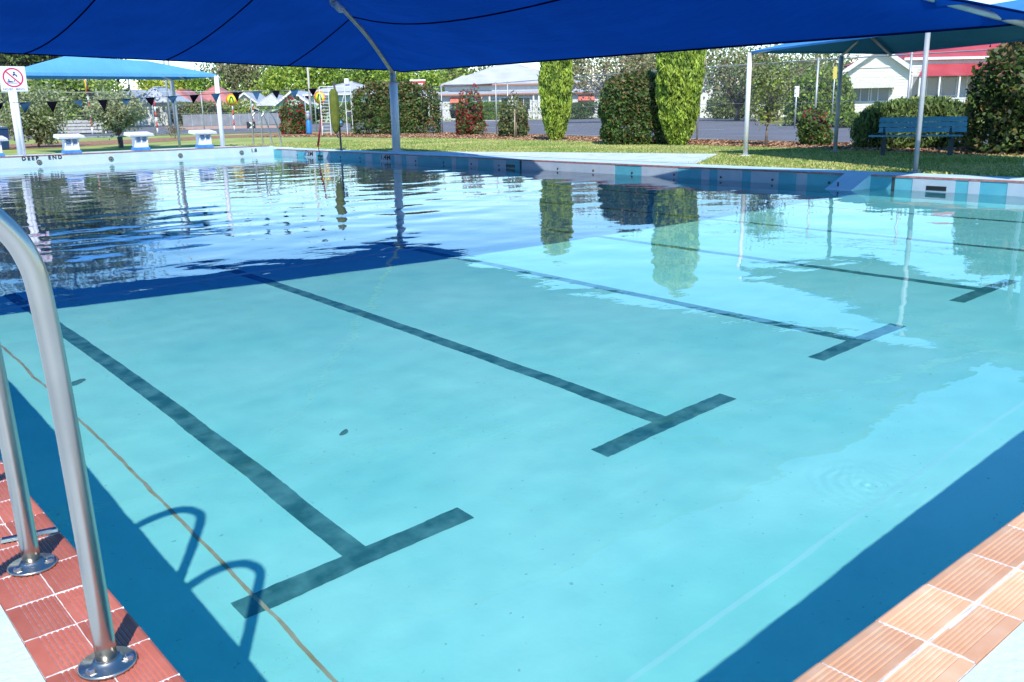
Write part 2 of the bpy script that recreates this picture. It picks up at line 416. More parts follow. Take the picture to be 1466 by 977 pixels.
# ------------------------------------------------------------------ big blue canopy
def fabric(name, c, trans=0.35, through=0.05, weave=900.0, spec=0.1, tc_=None):
    m = bpy.data.materials.new(name); m.use_nodes = True; t = m.node_tree; t.nodes.clear(); L = t.links.new
    o = nd(m, "ShaderNodeOutputMaterial")
    tc = nd(m, "ShaderNodeTexCoord"); nz = nd(m, "ShaderNodeTexNoise"); nz.inputs["Scale"].default_value = 0.8; nz.inputs["Detail"].default_value = 8
    L(tc.outputs["Object"], nz.inputs["Vector"])
    r = nd(m, "ShaderNodeValToRGB"); r.color_ramp.elements[0].position = 0.3; r.color_ramp.elements[1].position = 0.7
    r.color_ramp.elements[0].color = (*[q * 0.9 for q in c], 1); r.color_ramp.elements[1].color = (*[min(1, q * 1.08) for q in c], 1)
    L(nz.outputs["Fac"], r.inputs[0])
    d = nd(m, "ShaderNodeBsdfDiffuse"); tr = nd(m, "ShaderNodeBsdfTranslucent"); tp = nd(m, "ShaderNodeBsdfTransparent")
    L(r.outputs[0], d.inputs[0])
    if tc_: tr.inputs[0].default_value = (*tc_, 1)
    else: L(r.outputs[0], tr.inputs[0])
    tp.inputs[0].default_value = (0.5, 0.7, 1.0, 1)
    mp = nd(m, "ShaderNodeMapping"); mp.inputs["Scale"].default_value = (2.6, 0.5, 1.0); n3 = nd(m, "ShaderNodeTexNoise"); n3.inputs["Scale"].default_value = 1.0; n3.inputs["Detail"].default_value = 4
    bpn = nd(m, "ShaderNodeBump"); bpn.inputs["Strength"].default_value = 0.45; bpn.inputs["Distance"].default_value = 0.10
    L(tc.outputs["Object"], mp.inputs[0]); L(mp.outputs[0], n3.inputs["Vector"]); L(n3.outputs["Fac"], bpn.inputs["Height"]); L(bpn.outputs[0], d.inputs["Normal"]); L(bpn.outputs[0], tr.inputs["Normal"])
    m1 = nd(m, "ShaderNodeMixShader"); m1.inputs[0].default_value = trans; L(d.outputs[0], m1.inputs[1]); L(tr.outputs[0], m1.inputs[2])
    m2 = nd(m, "ShaderNodeMixShader"); m2.inputs[0].default_value = through; L(m1.outputs[0], m2.inputs[1]); L(tp.outputs[0], m2.inputs[2])
    L(m2.outputs[0], o.inputs[0]); return m
m_sail = fabric("dark_blue_shade_cloth", (0.005, 0.070, 0.37), 0.30, 0.0)
m_seam = fabric("navy_seam_webbing", (0.003, 0.012, 0.075), 0.1, 0.0)
m_galv = mottled("galvanised_steel", (0.40, 0.43, 0.45), (0.55, 0.57, 0.58), 3.0, 0.45, metal=0.6, c3=(0.46, 0.48, 0.5))
m_whitepost = mottled("white_post_paint", (0.78, 0.78, 0.78), (0.70, 0.72, 0.74), 3.0, 0.45)
m_greypost = mottled("grey_post_paint", (0.30, 0.34, 0.37), (0.42, 0.45, 0.47), 3.0, 0.45)

SX, SY, ST = 15.6, 23.6, 0.65
NX, NY = 42, 28
EDGE_Y = [5.4, 7.5, 9, 11, 14, 17, 19.5, 21, 23.6]; EDGE_X = [14.7, 13.75, 13.35, 13.1, 13.15, 13.95, 14.75, 15.2, 15.6]
def sail_grid():
    P = np.zeros((NX + 1, NY + 1, 3)); fix = np.zeros((NX + 1, NY + 1), bool)
    xc = lambda i: SX - i * ST          # i = 0 at the far-side corner line, NX at the near-side deck
    yc = lambda j: SY - j * ST          # j = 0 at the deep end edge, NY at the shallow end edge
    for i in range(NX + 1):
        for j in range(NY + 1):
            P[i, j] = (xc(i), yc(j), 2.5 + 0.18 * min(i, j, NX - i, NY - j))
    bow = lambda t: 4 * t * (1 - t)
    for i in range(NX + 1):
        t = i / NX
        P[i, 0] = (xc(i), float(np.interp(xc(i), [-11.7, 0, 6, 11, 13.5, 15.6], [24.6, 25.1, 24.75, 24.1, 23.75, 23.6])), float(np.interp(xc(i), [-11.7, 0, 6, 11, 13.5, 15.6], [2.62, 2.80, 2.69, 2.52, 2.43, 2.38]))); fix[i, 0] = True
        xn = xc(i) - 0.9 * math.exp(-i / 5.0); P[i, NY] = (xn, float(np.interp(xn, [-11.7, -4, 0, 2, 4.5, 8, 12, 15.6], [5.6, 6.4, 5.95, 5.65, 5.35, 5.2, 5.3, 5.5])), 2.36 + 0.05 * bow(t)); fix[i, NY] = True
    for j in range(NY + 1):
        t = j / NY
        ex = float(np.interp(yc(j), EDGE_Y, EDGE_X)); P[0, j] = (ex, yc(j) - 0.0, (1.18 + 1.12 * ex / 15.4) if j else 2.38); fix[0, j] = True
        P[NX, j] = (SX - NX * ST + 1.6 * bow(t), yc(j), 2.38); fix[NX, j] = True
    hz_ = lambda d: float(np.interp(d, [0, 1.3, 2.3, 4.0, 9.1], [2.38, 2.88, 3.24, 3.66, 4.5]))
    for k in range(0, NY // 2 + 1):
        for (i, j) in ((k, k), (k, NY - k), (NX - k, k), (NX - k, NY - k)):
            P[i, j] = (xc(i) - (0.9 * (1 - k * ST / 9.1) if (i == k and j == NY - k) else 0), yc(j), hz_(k * ST) - (0.12 * (1 - k * ST / 9.1) if (i == k and j == NY - k) else 0)); fix[i, j] = True
    for i in range(NY // 2, NX - NY // 2 + 1):
        P[i, NY // 2] = (xc(i), yc(NY // 2), hz_(9.1)); fix[i, NY // 2] = True
    for it in range(900):
        Q = P.copy()
        Q[1:-1, 1:-1] = 0.25 * (P[:-2, 1:-1] + P[2:, 1:-1] + P[1:-1, :-2] + P[1:-1, 2:])
        Q[1:-1, 1:-1, 2] -= 0.0055
        P = np.where(fix[..., None], P, Q)
    return P
SG = sail_grid()
canopy = tag(empty("shade_canopy", (SX, SY, 0)), "huge dark blue fabric canopy over the pool, held by the thick white post", "canopy")
base_c = np.array([SX, SY, 0.0])
vs = [tuple(SG[i, j] - base_c) for i in range(NX + 1) for j in range(NY + 1)]
fs = [(i*(NY+1)+j, i*(NY+1)+j+1, (i+1)*(NY+1)+j+1, (i+1)*(NY+1)+j) for i in range(NX) for j in range(NY)]
b = MB(); b.add(vs, fs, 0, True); b.obj("fabric_cover", m_sail, canopy)
def gl_(i, j, dz=0.0): return tuple(SG[i, j] - base_c + np.array([0, 0, dz]))
for i in (5, 10, 15, 20, 25, 30):
    b = MB(); pts = [gl_(i, j, -0.012) for j in range(NY + 1)]
    b.tube(pts, 0.016, 5); b.obj("seam", m_seam, canopy)
for pts in ([gl_(i, 0, -0.01) for i in range(NX + 1)], [gl_(0, j, -0.01) for j in range(NY + 1)], [gl_(i, NY, -0.01) for i in range(NX + 1)], [gl_(NX, j, -0.01) for j in range(NY + 1)]):
    b = MB(); b.tube(pts, 0.018, 6); b.obj("edge_cable", m_seam, canopy)
for (si, sj) in ((0, 0), (0, 1), (1, 0), (1, 1)):
    pts = []
    for k in range(NY // 2 + 1):
        i = k if si == 0 else NX - k; j = k if sj == 0 else NY - k
        pts.append(gl_(i, j, -0.075))
    b = MB(); b.tube(pts, 0.06, 10); b.obj("rafter", m_galv, canopy)
b = MB(); b.tube([gl_(NY // 2, NY // 2, -0.08), gl_(NX - NY // 2, NY // 2, -0.08)], 0.06, 10); b.obj("ridge_pipe", m_galv, canopy)
b = MB(); q = [gl_(k, k, -0.135) for k in (6, 7)]
b.tube([Vector(q[0]).lerp(Vector(q[1]), 0.2), Vector(q[0]).lerp(Vector(q[1]), 0.95)], 0.085, 10); b.obj("splice_sleeve", m_whitepost, canopy)
for (i, j) in ((0, 0), (0, NY), (NX, 0), (NX, NY)):
    x, y = SX - i * ST - SX, SY - j * ST - SY
    b = MB(); b.tube([(x, y, 0), (x, y, 2.0)], 0.125, 20); b.box(x - 0.2, y - 0.2, 0, x + 0.2, y + 0.2, 0.02)
    pst = b.obj("post", m_whitepost, canopy)
    b = MB(); b.tube([(x, y, 2.0), (x, y, 2.34)], 0.095, 20); b.box(x - 0.13, y - 0.13, 2.0, x + 0.13, y + 0.13, 2.015); b.obj("post_top", m_greypost, pst)

# ------------------------------------------------------------------ light blue shelters
m_lite = fabric("light_blue_shade_cloth", (0.13, 0.40, 0.78), 0.15, 0.0, tc_=(0.0, 0.05, 0.09))
m_lite2 = fabric("teal_blue_shade_cloth", (0.08, 0.30, 0.62), 0.15, 0.0, tc_=(0.0, 0.03, 0.05))
def hip_cover(name, P, ridge, eave, mat, parent, seg=10, sag=0.12, drop=0.10):
    """P: four eave corners (x, y); ridge: two points (x, y, z). Slightly hollow fabric panels with a hem."""
    b = MB(); r0, r1 = Vector(ridge[0]), Vector(ridge[1])
    C4 = [Vector((*q, eave)) for q in P]
    cen = sum(C4, Vector()) / 4
    for a, c, t0, t1 in ((0, 1, r0, r1), (1, 2, r1, r1), (2, 3, r1, r0), (3, 0, r0, r0)):
        vs = []
        for i in range(seg + 1):
            s_ = i / seg; e = C4[a].lerp(C4[c], s_); bw = 4 * s_ * (1 - s_)
            e = e + (Vector((cen.x, cen.y, eave)) - e).normalized() * sag * 1.6 * bw
            tp = t0.lerp(t1, s_)
            for k in range(6):
                f = k / 5; q = e.lerp(tp, f); q.z -= sag * 0.8 * math.sin(math.pi * f) * bw
                vs.append(q)
            
        fs = [(i*6+k, (i+1)*6+k, (i+1)*6+k+1, i*6+k+1) for i in range(seg) for k in range(5)]
        b.add(vs, fs, 0, True)
        vs = []
        for i in range(seg + 1):
            s_ = i / seg; e = C4[a].lerp(C4[c], s_); bw = 4 * s_ * (1 - s_)
            e = e + (Vector((cen.x, cen.y, eave)) - e).normalized() * sag * 1.6 * bw
            vs += [e, e - Vector((0, 0, drop))]
        b.add(vs, [(2*i, 2*i+1, 2*i+3, 2*i+2) for i in range(seg)], 0, True)
    return b.obj(name, mat, parent)
# behind the starting blocks
sh = tag(empty("shade_shelter", (14.13, 33.0, 0)), "light blue hip shelter on a white corner post behind the starting blocks", "shelter")
o = Vector((14.13, 33.0, 0))
hip_cover("fabric_cover", [(7.45 - o.x, 0), (0.0, 0), (0.0, 3.0), (7.45 - o.x, 3.0)], [(9.4 - o.x, 1.4, 3.22), (12.2 - o.x, 1.4, 3.12)], 2.62, m_lite, sh)
for x in (0.0, 7.28 - o.x):
    b = MB(); b.tube([(x, 0.02, 0), (x, 0.02, 2.56)], 0.085, 14); b.obj("post", m_whitepost, sh)
for x in (12.85 - o.x,):
    b = MB(); b.tube([(x, 0.9, 0), (x, 0.9, 2.38), (x - 0.1, 0.88, 2.46), (x - 0.65, 0.75, 2.66), (x - 0.8, 0.8, 2.72)], 0.045, 10); b.obj("knee_post", m_greypost, sh)
for a, c in (((0, 0.05, 2.55), (12.2 - o.x, 1.4, 3.06)), ((7.85 - o.x, 0.05, 2.55), (9.4 - o.x, 1.4, 3.15)), ((0, 2.9, 2.55), (12.2 - o.x, 1.4, 3.06)), ((7.85 - o.x, 2.9, 2.55), (9.4 - o.x, 1.4, 3.15))):
    b = MB(); b.tube([a, c], 0.035, 8); b.obj("roof_pipe", m_galv, sh)
# on the lawn
A = Vector((18.3, 12.85, 0)); dv = Vector((-0.465, -0.885, 0)); pv = Vector((0.955, -0.295, 0))
sh = tag(empty("shade_shelter", A), "teal blue hip shelter on four thin posts standing on the lawn beside the bench", "shelter")
Ln, Wd = 10.2, 4.3
c4 = [Vector((0, 0, 0)), dv * Ln, dv * Ln + pv * Wd, pv * Wd]
r0 = dv * 1.8 + pv * Wd * 0.45; r1 = dv * (Ln - 1.8) + pv * Wd * 0.45
hip_cover("fabric_cover", [(q.x, q.y) for q in c4], [(r0.x, r0.y, 2.80), (r1.x, r1.y, 2.84)], 2.36, m_lite2, sh, sag=0.05, drop=0.04)
for q, mt, r_, h_ in ((Vector((0, 0, 0)), m_whitepost, 0.055, 2.33), (pv * 2.72, m_greypost, 0.05, 2.3), (dv * 6.2, m_greypost, 0.042, 2.3), (dv * 6.2 + pv * 2.72, m_whitepost, 0.045, 2.3)):  # second post is coloured grey to stand for the shade on it
    b = MB(); b.tube([q, q + Vector((0, 0, h_))], r_, 12); b.tube([q + Vector((0, 0, 0.0)), q + Vector((0, 0, 0.02))], r_ * 2.2, 12); b.obj("post", mt, sh)
for a, c in ((c4[0], r0), (c4[3], r0), (c4[1], r1), (c4[2], r1)):
    b = MB(); b.tube([a + Vector((0, 0, 2.30)), c + Vector((0, 0, 2.74))], 0.035, 8); b.obj("roof_pipe", m_galv, sh)
b = MB(); b.tube([r0 + Vector((0, 0, 2.74)), r1 + Vector((0, 0, 2.78))], 0.035, 8); b.obj("roof_pipe", m_galv, sh)
b = MB(); q = pv * 2.72; b.tube([q + Vector((0, 0, 2.27)), q + dv * 1.1 - pv * 0.35 + Vector((0, 0, 2.52))], 0.03, 8); b.obj("knee_pipe", m_galv, sh)
# ------------------------------------------------------------------ poolside things
m_steel = mottled("brushed_stainless_steel", (0.43, 0.41, 0.37), (0.56, 0.53, 0.47), 2.5, 0.28, metal=1.0, bump=0.06, bscale=160, spec=0.5, bdist=0.002)
t = m_steel.node_tree
m_steel.node_tree.nodes["Principled BSDF"].inputs["Roughness"].default_value = 0.28
m_steel.node_tree.nodes["Principled BSDF"].inputs["Anisotropic"].default_value = 0.3
m_dull = material("dull_bolt_steel", (0.5, 0.5, 0.5), 0.35, 1.0)
def arc_pts(ctrl, n=8):
    """Catmull-Rom through the control points"""
    P = [Vector(q) for q in ctrl]; P = [P[0] * 2 - P[1]] + P + [P[-1] * 2 - P[-2]]; out_ = []
    for i in range(1, len(P) - 2):
        for k in range(n):
            s_ = k / n; a, b_, c, d = P[i-1], P[i], P[i+1], P[i+2]
            out_.append(0.5 * ((2*b_) + (c - a) * s_ + (2*a - 5*b_ + 4*c - d) * s_**2 + (-a + 3*b_ - 3*c + d) * s_**3))
    out_.append(P[-2]); return out_
def handrail(loc, rz, label, group=None, r=0.0230, h=1.055, w_=0.72, flange=True, seg=20):
    e = tag(empty("handrail", loc, rz), label, "handrail", group)
    k = h
    ctrl = [(0, 0, 0), (0.005, 0, 0.30 * k), (0.012, 0, 0.60 * k), (0.022, 0, 0.80 * k), (0.035, 0, 0.87 * k), (0.062, 0, 0.922 * k), (0.12, 0, 0.985 * k), (0.18, 0, 1.02 * k), (0.26, 0, 1.035 * k), (0.36, 0, 1.0 * k), (0.46, 0, 0.90 * k), (0.55, 0, 0.74 * k), (0.64, 0, 0.45 * k), (w_, 0, 0)]
    b = MB(); b.tube(arc_pts(ctrl, 5), r, seg); b.obj("rail_tube", m_steel, e)
    if flange:
        for x in (0, w_):
            b = MB(); b.lathe([(0.062, 0.0), (0.062, 0.005), (0.058, 0.008), (0.034, 0.010), (0.030, 0.018), (0.0255, 0.020)], 28, x, 0)
            f = b.obj("flange", m_steel, e)
            for kk in range(3):
                a = kk * 2.094 + 0.5; bx, by = x + 0.046 * math.cos(a), 0.046 * math.sin(a)
                b = MB(); b.lathe([(0.011, 0.008), (0.011, 0.015), (0.006, 0.018)], 6, bx, by, smooth=False); b.obj("bolt", m_dull, f)
    return e
handrail((0.445, 1.932, 0.001), math.pi, "steel handrail nearest the camera, its flange on the red tiles at the left edge")
handrail((0.437, 2.545, 0.001), math.pi, "steel handrail second from the camera, partly behind the nearest rail")
# small steel anchor plate beyond the second rail
b = MB(); b.hull8([(-0.012, -0.075, 0), (0.012, -0.075, 0), (0.012, 0.075, 0), (-0.012, 0.075, 0)], [(-0.009, -0.072, 0.012), (0.009, -0.072, 0.012), (0.009, 0.072, 0.012), (-0.009, 0.072, 0.012)])
o = b.obj("anchor_cleat", m_steel, None, bevel=0.002); o.location = (0.475, 2.74, 0.002); o.rotation_euler = (0, 0, 1.35)
tag(o, "flat steel lane-rope cleat screwed to the red coping tiles", "cleat")
handrail((14.30, 30.75, 0.10), 0, "left steel handrail of the pair at the far deep end corner", "far corner handrails", r=0.028, h=1.12, flange=False, seg=10)
handrail((14.36, 30.15, 0.08), 0, "right steel handrail of the pair at the far deep end corner", "far corner handrails", r=0.028, h=1.12, flange=False, seg=10)

# starting blocks
m_blockw = mottled("white_block_paint", (0.80, 0.80, 0.82), (0.70, 0.72, 0.76), 5.0, 0.5)
m_blockb = mottled("blue_block_paint", (0.03, 0.17, 0.52), (0.06, 0.24, 0.60), 5.0, 0.5)
m_recess = material("pale_blue_recess_paint", (0.40, 0.52, 0.62), 0.6)
def starting_block():
    e = empty("starting_block")
    b = MB(); b.hull8([(-0.25, -0.20, 0.02), (0.25, -0.20, 0.02), (0.25, 0.22, 0.02), (-0.25, 0.22, 0.02)],
                      [(-0.23, -0.18, 0.115), (0.23, -0.18, 0.115), (0.23, 0.20, 0.115), (-0.23, 0.20, 0.115)]); b.obj("base", m_blockb, e, bevel=0.008)
    b = MB(); b.box(-0.20, -0.145, 0.115, -0.165, 0.17, 0.44); b.box(0.165, -0.145, 0.115, 0.20, 0.17, 0.44)
    b.box(-0.165, -0.10, 0.115, 0.165, 0.165, 0.44); b.box(-0.165, -0.145, 0.115, 0.165, -0.10, 0.24); b.box(-0.022, -0.143, 0.24, 0.022, -0.10, 0.44)
    pd = b.obj("pedestal", m_blockw, e)
    for s_ in (-1, 1):
        b = MB(); b.box(min(s_ * 0.026, s_ * 0.16), -0.104, 0.25, max(s_ * 0.026, s_ * 0.16), -0.0985, 0.43); b.obj("recess_panel", m_recess, pd)
    b = MB(); b.tube([(-0.12, -0.13, 0.26), (-0.02, -0.15, 0.33), (-0.10, -0.14, 0.43)], 0.007, 6); b.tube([(0.06, -0.112, 0.32), (0.10, -0.112, 0.37), (0.125, -0.112, 0.31)], 0.008, 6); b.obj("grip_handle", m_blockb, pd)
    b = MB(); b.hull8([(-0.40, -0.24, 0.45), (0.40, -0.24, 0.45), (0.40, 0.30, 0.49), (-0.40, 0.30, 0.49)],
                      [(-0.38, -0.26, 0.535), (0.36, -0.26, 0.535), (0.36, 0.29, 0.60), (-0.38, 0.29, 0.60)]); tp = b.obj("platform", m_blockw, e, bevel=0.015)
    b = MB(); b.box(-0.26, -0.15, 0.438, 0.26, 0.20, 0.456); b.obj("bracket", m_recess, tp)
    return e
sb = starting_block()
for i, (x, lb) in enumerate([(8.05, "white starting block with blue base, just right of the DEEP END lettering"),
                             (10.13, "middle white starting block, standing in front of the plank bench end"),
                             (12.22, "white starting block on blue base, the one nearest the white corner post"),
                             (5.93, "white starting block cut off by the left edge of the photo")]):
    o = sb if i == 0 else copy_tree(sb); o.location = (x, 30.05, 0.105)
    tag(o, lb, "starting block", "starting blocks on the deep end wall")

# no bombing sign
m_sign = material("white_sign_face", (0.82, 0.82, 0.84), 0.4)
m_red = material("red_sign_paint", (0.70, 0.01, 0.07), 0.45)
m_navy = material("navy_print", (0.02, 0.03, 0.12), 0.5)
m_print = material("grey_lettering", (0.22, 0.23, 0.27), 0.5)
sg = tag(empty("warning_sign", (6.86, 30.62, 0.1)), "white no bombing sign with a red prohibition ring on a white pole", "sign")
b = MB(); b.tube([(0, 0.03, 0), (0, 0.03, 1.98)], 0.055, 14); b.obj("pole", m_whitepost, sg)
b = MB(); b.box(-0.36, -0.012, 1.86, 0.36, 0.0, 2.58); bd = b.obj("sign_board", m_sign, sg, bevel=0.004)
b = MB(); cx, cz, R1, R2 = 0.0, 2.26, 0.275, 0.238; vs = []; n = 40
for k in range(n):
    a = 2 * math.pi * k / n
    vs += [(cx + R1 * math.cos(a), -0.016, cz + R1 * math.sin(a)), (cx + R2 * math.cos(a), -0.016, cz + R2 * math.sin(a)), (cx + R1 * math.cos(a), -0.012, cz + R1 * math.sin(a)), (cx + R2 * math.cos(a), -0.012, cz + R2 * math.sin(a))]
fs = []
for k in range(n):
    a, c = 4 * k, 4 * ((k + 1) % n); fs += [(a, c, c + 1, a + 1), (a, a + 2, c + 2, c), (a + 1, c + 1, c + 3, a + 3)]
b.add(vs, fs)
s45 = 0.7071
p1 = Vector((cx - 0.24 * s45, 0, cz + 0.24 * s45)); p2 = Vector((cx + 0.24 * s45, 0, cz - 0.24 * s45)); nn = Vector((s45, 0, s45)) * 0.017
b.hull8([p1 - nn + Vector((0, -0.012, 0)), p2 - nn + Vector((0, -0.012, 0)), p2 + nn + Vector((0, -0.012, 0)), p1 + nn + Vector((0, -0.012, 0))],
        [p1 - nn + Vector((0, -0.018, 0)), p2 - nn + Vector((0, -0.018, 0)), p2 + nn + Vector((0, -0.018, 0)), p1 + nn + Vector((0, -0.018, 0))])
b.obj("prohibition_ring", m_red, bd)
def flat_poly(b, pts, y0=-0.012, y1=-0.0145):
    n = len(pts); vs = [(x, y0, z) for x, z in pts] + [(x, y1, z) for x, z in pts]
    b.add(vs, [tuple(range(n)), tuple(range(2 * n - 1, n - 1, -1))] + [(i, n + i, n + (i + 1) % n, (i + 1) % n) for i in range(n)])
def sym(polys):
    for pl in polys:
        b = MB(); flat_poly(b, pl); b.obj("picture_symbol", m_navy, bd)
circ = lambda cx_, cz_, r_: [(cx_ + r_ * math.cos(k * 0.785), cz_ + r_ * math.sin(k * 0.785)) for k in range(8)]
sym([circ(0.045, 2.400, 0.028), [(0.01, 2.368), (0.06, 2.365), (0.115, 2.33), (0.12, 2.29), (0.08, 2.275), (0.095, 2.305), (0.05, 2.33), (0.02, 2.30), (0.0, 2.33)],
     circ(-0.125, 2.19, 0.022), [(-0.17, 2.145), (-0.10, 2.165), (-0.02, 2.15), (-0.01, 2.125), (-0.17, 2.125)], [(0.0, 2.15), (0.035, 2.20), (0.05, 2.195), (0.02, 2.14)], [(-0.19, 2.108), (0.10, 2.108), (0.10, 2.096), (-0.19, 2.096)]])
for wd_, xw in (("NO", -0.235), ("BOMBING", 0.06)):
    me = text_mesh(wd_, 0.092, bold=0.001); me.materials.append(m_print)
    o = link("lettering", me, bd); o.rotation_euler = (math.pi / 2, 0, 0); o.location = (xw, -0.0135, 1.925)

# umbrella on its dark post, red pole, flag line
m_olive = mottled("olive_umbrella_cloth", (0.10, 0.13, 0.015), (0.16, 0.19, 0.03), 6.0, 0.85, bump=0.3, bscale=20)
m_dark = mottled("dark_grey_post_paint", (0.035, 0.04, 0.05), (0.06, 0.065, 0.075), 5, 0.5)
um = tag(empty("folded_umbrella", (14.95, 25.8, 0)), "folded olive green umbrella hanging from a dark leaning post at the far pool edge", "umbrella")
b = MB(); b.tube([(0, 0, 0), (-0.01, 0, 1.1), (-0.11, 0.0, 2.12)], 0.032, 10); b.obj("pole", m_dark, um)
prof = [(0.02, 0.52), (0.09, 0.62), (0.135, 0.85), (0.15, 1.15), (0.145, 1.5), (0.13, 1.78), (0.07, 1.9)]
vs = []; sg_ = 22
for r_, z in prof:
    for k in range(sg_):
        a = 2 * math.pi * k / sg_; rr = r_ * (1 + 0.16 * math.cos(k * math.pi * 8 / sg_ * 2))
        vs.append((rr * math.cos(a) - 0.17, 0.7 * rr * math.sin(a) - 0.05, z))
b = MB(); b.add(vs, [(i*sg_+k, i*sg_+(k+1) % sg_, (i+1)*sg_+(k+1) % sg_, (i+1)*sg_+k) for i in range(len(prof)-1) for k in range(sg_)], 0, True)
b.f.append(tuple(range(sg_))[::-1]); b.mi.append(0); b.sm.append(False)
b.obj("folded_canopy", m_olive, um)
b = MB(); b.tube([(-0.17, -0.05, 0.54), (-0.10, -0.05, 0.40)], 0.022, 6); b.obj("canopy_tip", m_dark, um)
b = MB(); n = 14
vs = []
for k in range(n):
    a = 2 * math.pi * k / n; vs.append((0.02 + 0.075 * math.cos(a), -0.05, 0.86 + 0.11 * math.sin(a)))
b.tube(vs + [vs[0]], 0.028, 8); b.obj("rope_reel", m_dark, um)
b = MB(); b.lathe([(0.05, -0.02), (0.05, 0.02)], 12); o = b.obj("reel_face", material("sky_blue_plastic", (0.10, 0.35, 0.60), 0.5), um); o.rotation_euler = (math.pi / 2, 0, 0); o.location = (0.02, -0.06, 0.86)
b = MB(); b.tube([(0, 0, 0.18), (0.10, 0, 0.62), (0.16, 0, 1.02)], [0.035, 0.028, 0.02], 8)
b.tube([(0, 0, 0.14), (0, 0, 0.19)], 0.04, 8); b.tube([(0.02, 0, 0.0), (0.0, 0, 0.15)], 0.012, 6)
o = b.obj("red_paddle", material("maroon_paint", (0.20, 0.012, 0.02), 0.5)); o.location = (14.33, 26.15, 0.0)
tag(o, "dark red narrow paddle leaning beside the folded olive umbrella", "paddle")
fl_ = tag(empty("flag_line", (14.84, 25.8, 1.95)), "string of dark and pale blue triangular flags stretched across the pool", "bunting")
def rope_z(x): return float(np.interp(x, [0.0, 5.4, 8.27, 11.43, 14.44, 14.84], [1.52, 1.56, 1.63, 1.79, 1.92, 1.95])) - 1.95
b = MB(); b.tube([(x - 14.84, 0, rope_z(x)) for x in np.linspace(0.0, 14.84, 40)], 0.008, 5); b.obj("cord", m_dark, fl_)
m_fd = fabric("black_flag_cloth", (0.008, 0.008, 0.014), 0.2, 0.0); m_fb = fabric("slate_blue_flag_cloth", (0.055, 0.15, 0.26), 0.3, 0.0)
x = 0.35; i = 0
while x < 14.7:
    tl = rnd.gauss(0, 0.03); ht_ = 0.26 * rnd.uniform(0.8, 1.15) * (0.55 if i in (11, 13) else 1); sk = rnd.gauss(0, 0.04); w2 = 0.135
    z0 = rope_z(x - w2) - 0.004; z1 = rope_z(x + w2) - 0.004
    vs = []
    for a in range(5):
        f = a / 4; half = 1 - f
        for s_ in (-1, 0, 1):
            vs.append((x - 14.84 + s_ * w2 * half + sk * f, tl * f * 2 + 0.018 * math.sin(s_ * 1.5 + f * 4 + i), (z0 + z1) / 2 + (z1 - z0) / 2 * s_ * half - ht_ * f))
    b = MB(); b.add(vs, [(3*a+s_, 3*a+s_+1, 3*a+s_+4, 3*a+s_+3) for a in range(4) for s_ in (0, 1)], 0, True)
    b.obj("flag", m_fb if i % 2 else m_fd, fl_); x += 0.625; i += 1

# blue slatted bench on the lawn
m_bblue = mottled("blue_bench_paint", (0.06, 0.26, 0.42), (0.08, 0.32, 0.48), 6.0, 0.5, bump=0.1, bscale=40)
m_bleg = mottled("dark_teal_leg_paint", (0.01, 0.035, 0.05), (0.02, 0.06, 0.08), 6.0, 0.5)
bn = tag(empty("park_bench", (20.22, 9.62, 0), math.atan2(-1.32, 0.75)), "blue slatted park bench on the lawn in front of the green shrubs", "bench")
LB = 1.92
for k in range(3):
    z = 0.50 + k * 0.115; yv = 0.30 + k * 0.035
    b = MB(); b.hull8([(-LB/2 + 0.10, yv, z), (LB/2 - 0.10 + .1, yv, z), (LB/2 - 0.10 + .1, yv + 0.03, z), (-LB/2 + 0.10, yv + 0.03, z)],
                      [(-LB/2 + 0.12, yv + 0.03, z + 0.105), (LB/2 - 0.10 + .1, yv + 0.03, z + 0.105), (LB/2 - 0.10 + .1, yv + 0.06, z + 0.105), (-LB/2 + 0.12, yv + 0.06, z + 0.105)])
    b.obj("back_slat", m_bblue, bn, bevel=0.004)
for k in range(4):
    yv = -0.20 + k * 0.11
    b = MB(); b.box(-LB/2 - 0.10, yv, 0.42, LB/2 - 0.12, yv + 0.10, 0.45); b.obj("seat_slat", m_bblue, bn, bevel=0.004)
for x in (-0.74, 0.64):
    b = MB(); b.box(x - 0.05, 0.0, 0, x + 0.05, 0.10, 0.40); b.box(x - 0.03, -0.18, 0.37, x + 0.03, 0.30, 0.419)
    b.hull8([(x - 0.025, 0.26, 0.40), (x + 0.025, 0.26, 0.40), (x + 0.025, 0.31, 0.40), (x - 0.025, 0.31, 0.40)], [(x - 0.025, 0.405, 0.82), (x + 0.025, 0.405, 0.82), (x + 0.025, 0.44, 0.82), (x - 0.025, 0.44, 0.82)])
    b.obj("leg_frame", m_bleg, bn)
# plain plank bench behind the blocks
pb = tag(empty("plank_bench", (11.2, 38.1, 0), math.atan2(-0.55, 1.0)), "low grey plank bench on dark legs behind the starting blocks", "bench")
b = MB(); b.box(-1.25, -0.14, 0.40, 1.05, 0.14, 0.45); b.obj("seat", mottled("weathered_grey_board", (0.22, 0.27, 0.30), (0.32, 0.36, 0.38), 4, 0.7), pb, bevel=0.005)
for x in (-0.95, 0.88):
    b = MB(); b.box(x - 0.06, -0.06, 0, x + 0.06, 0.06, 0.399); b.obj("leg", m_dark, pb)
nb = tag(empty("storage_bin", (8.2, 41.25, 0), 0.1), "navy blue storage bin standing on the grass at the left edge", "bin")
b = MB(); b.hull8([(-0.45, -0.3, 0), (0.45, -0.3, 0), (0.45, 0.3, 0), (-0.45, 0.3, 0)], [(-0.5, -0.34, 0.78), (0.5, -0.34, 0.78), (0.5, 0.34, 0.78), (-0.5, 0.34, 0.78)]); b.obj("body", material("navy_plastic", (0.012, 0.04, 0.12), 0.45), nb, bevel=0.02)
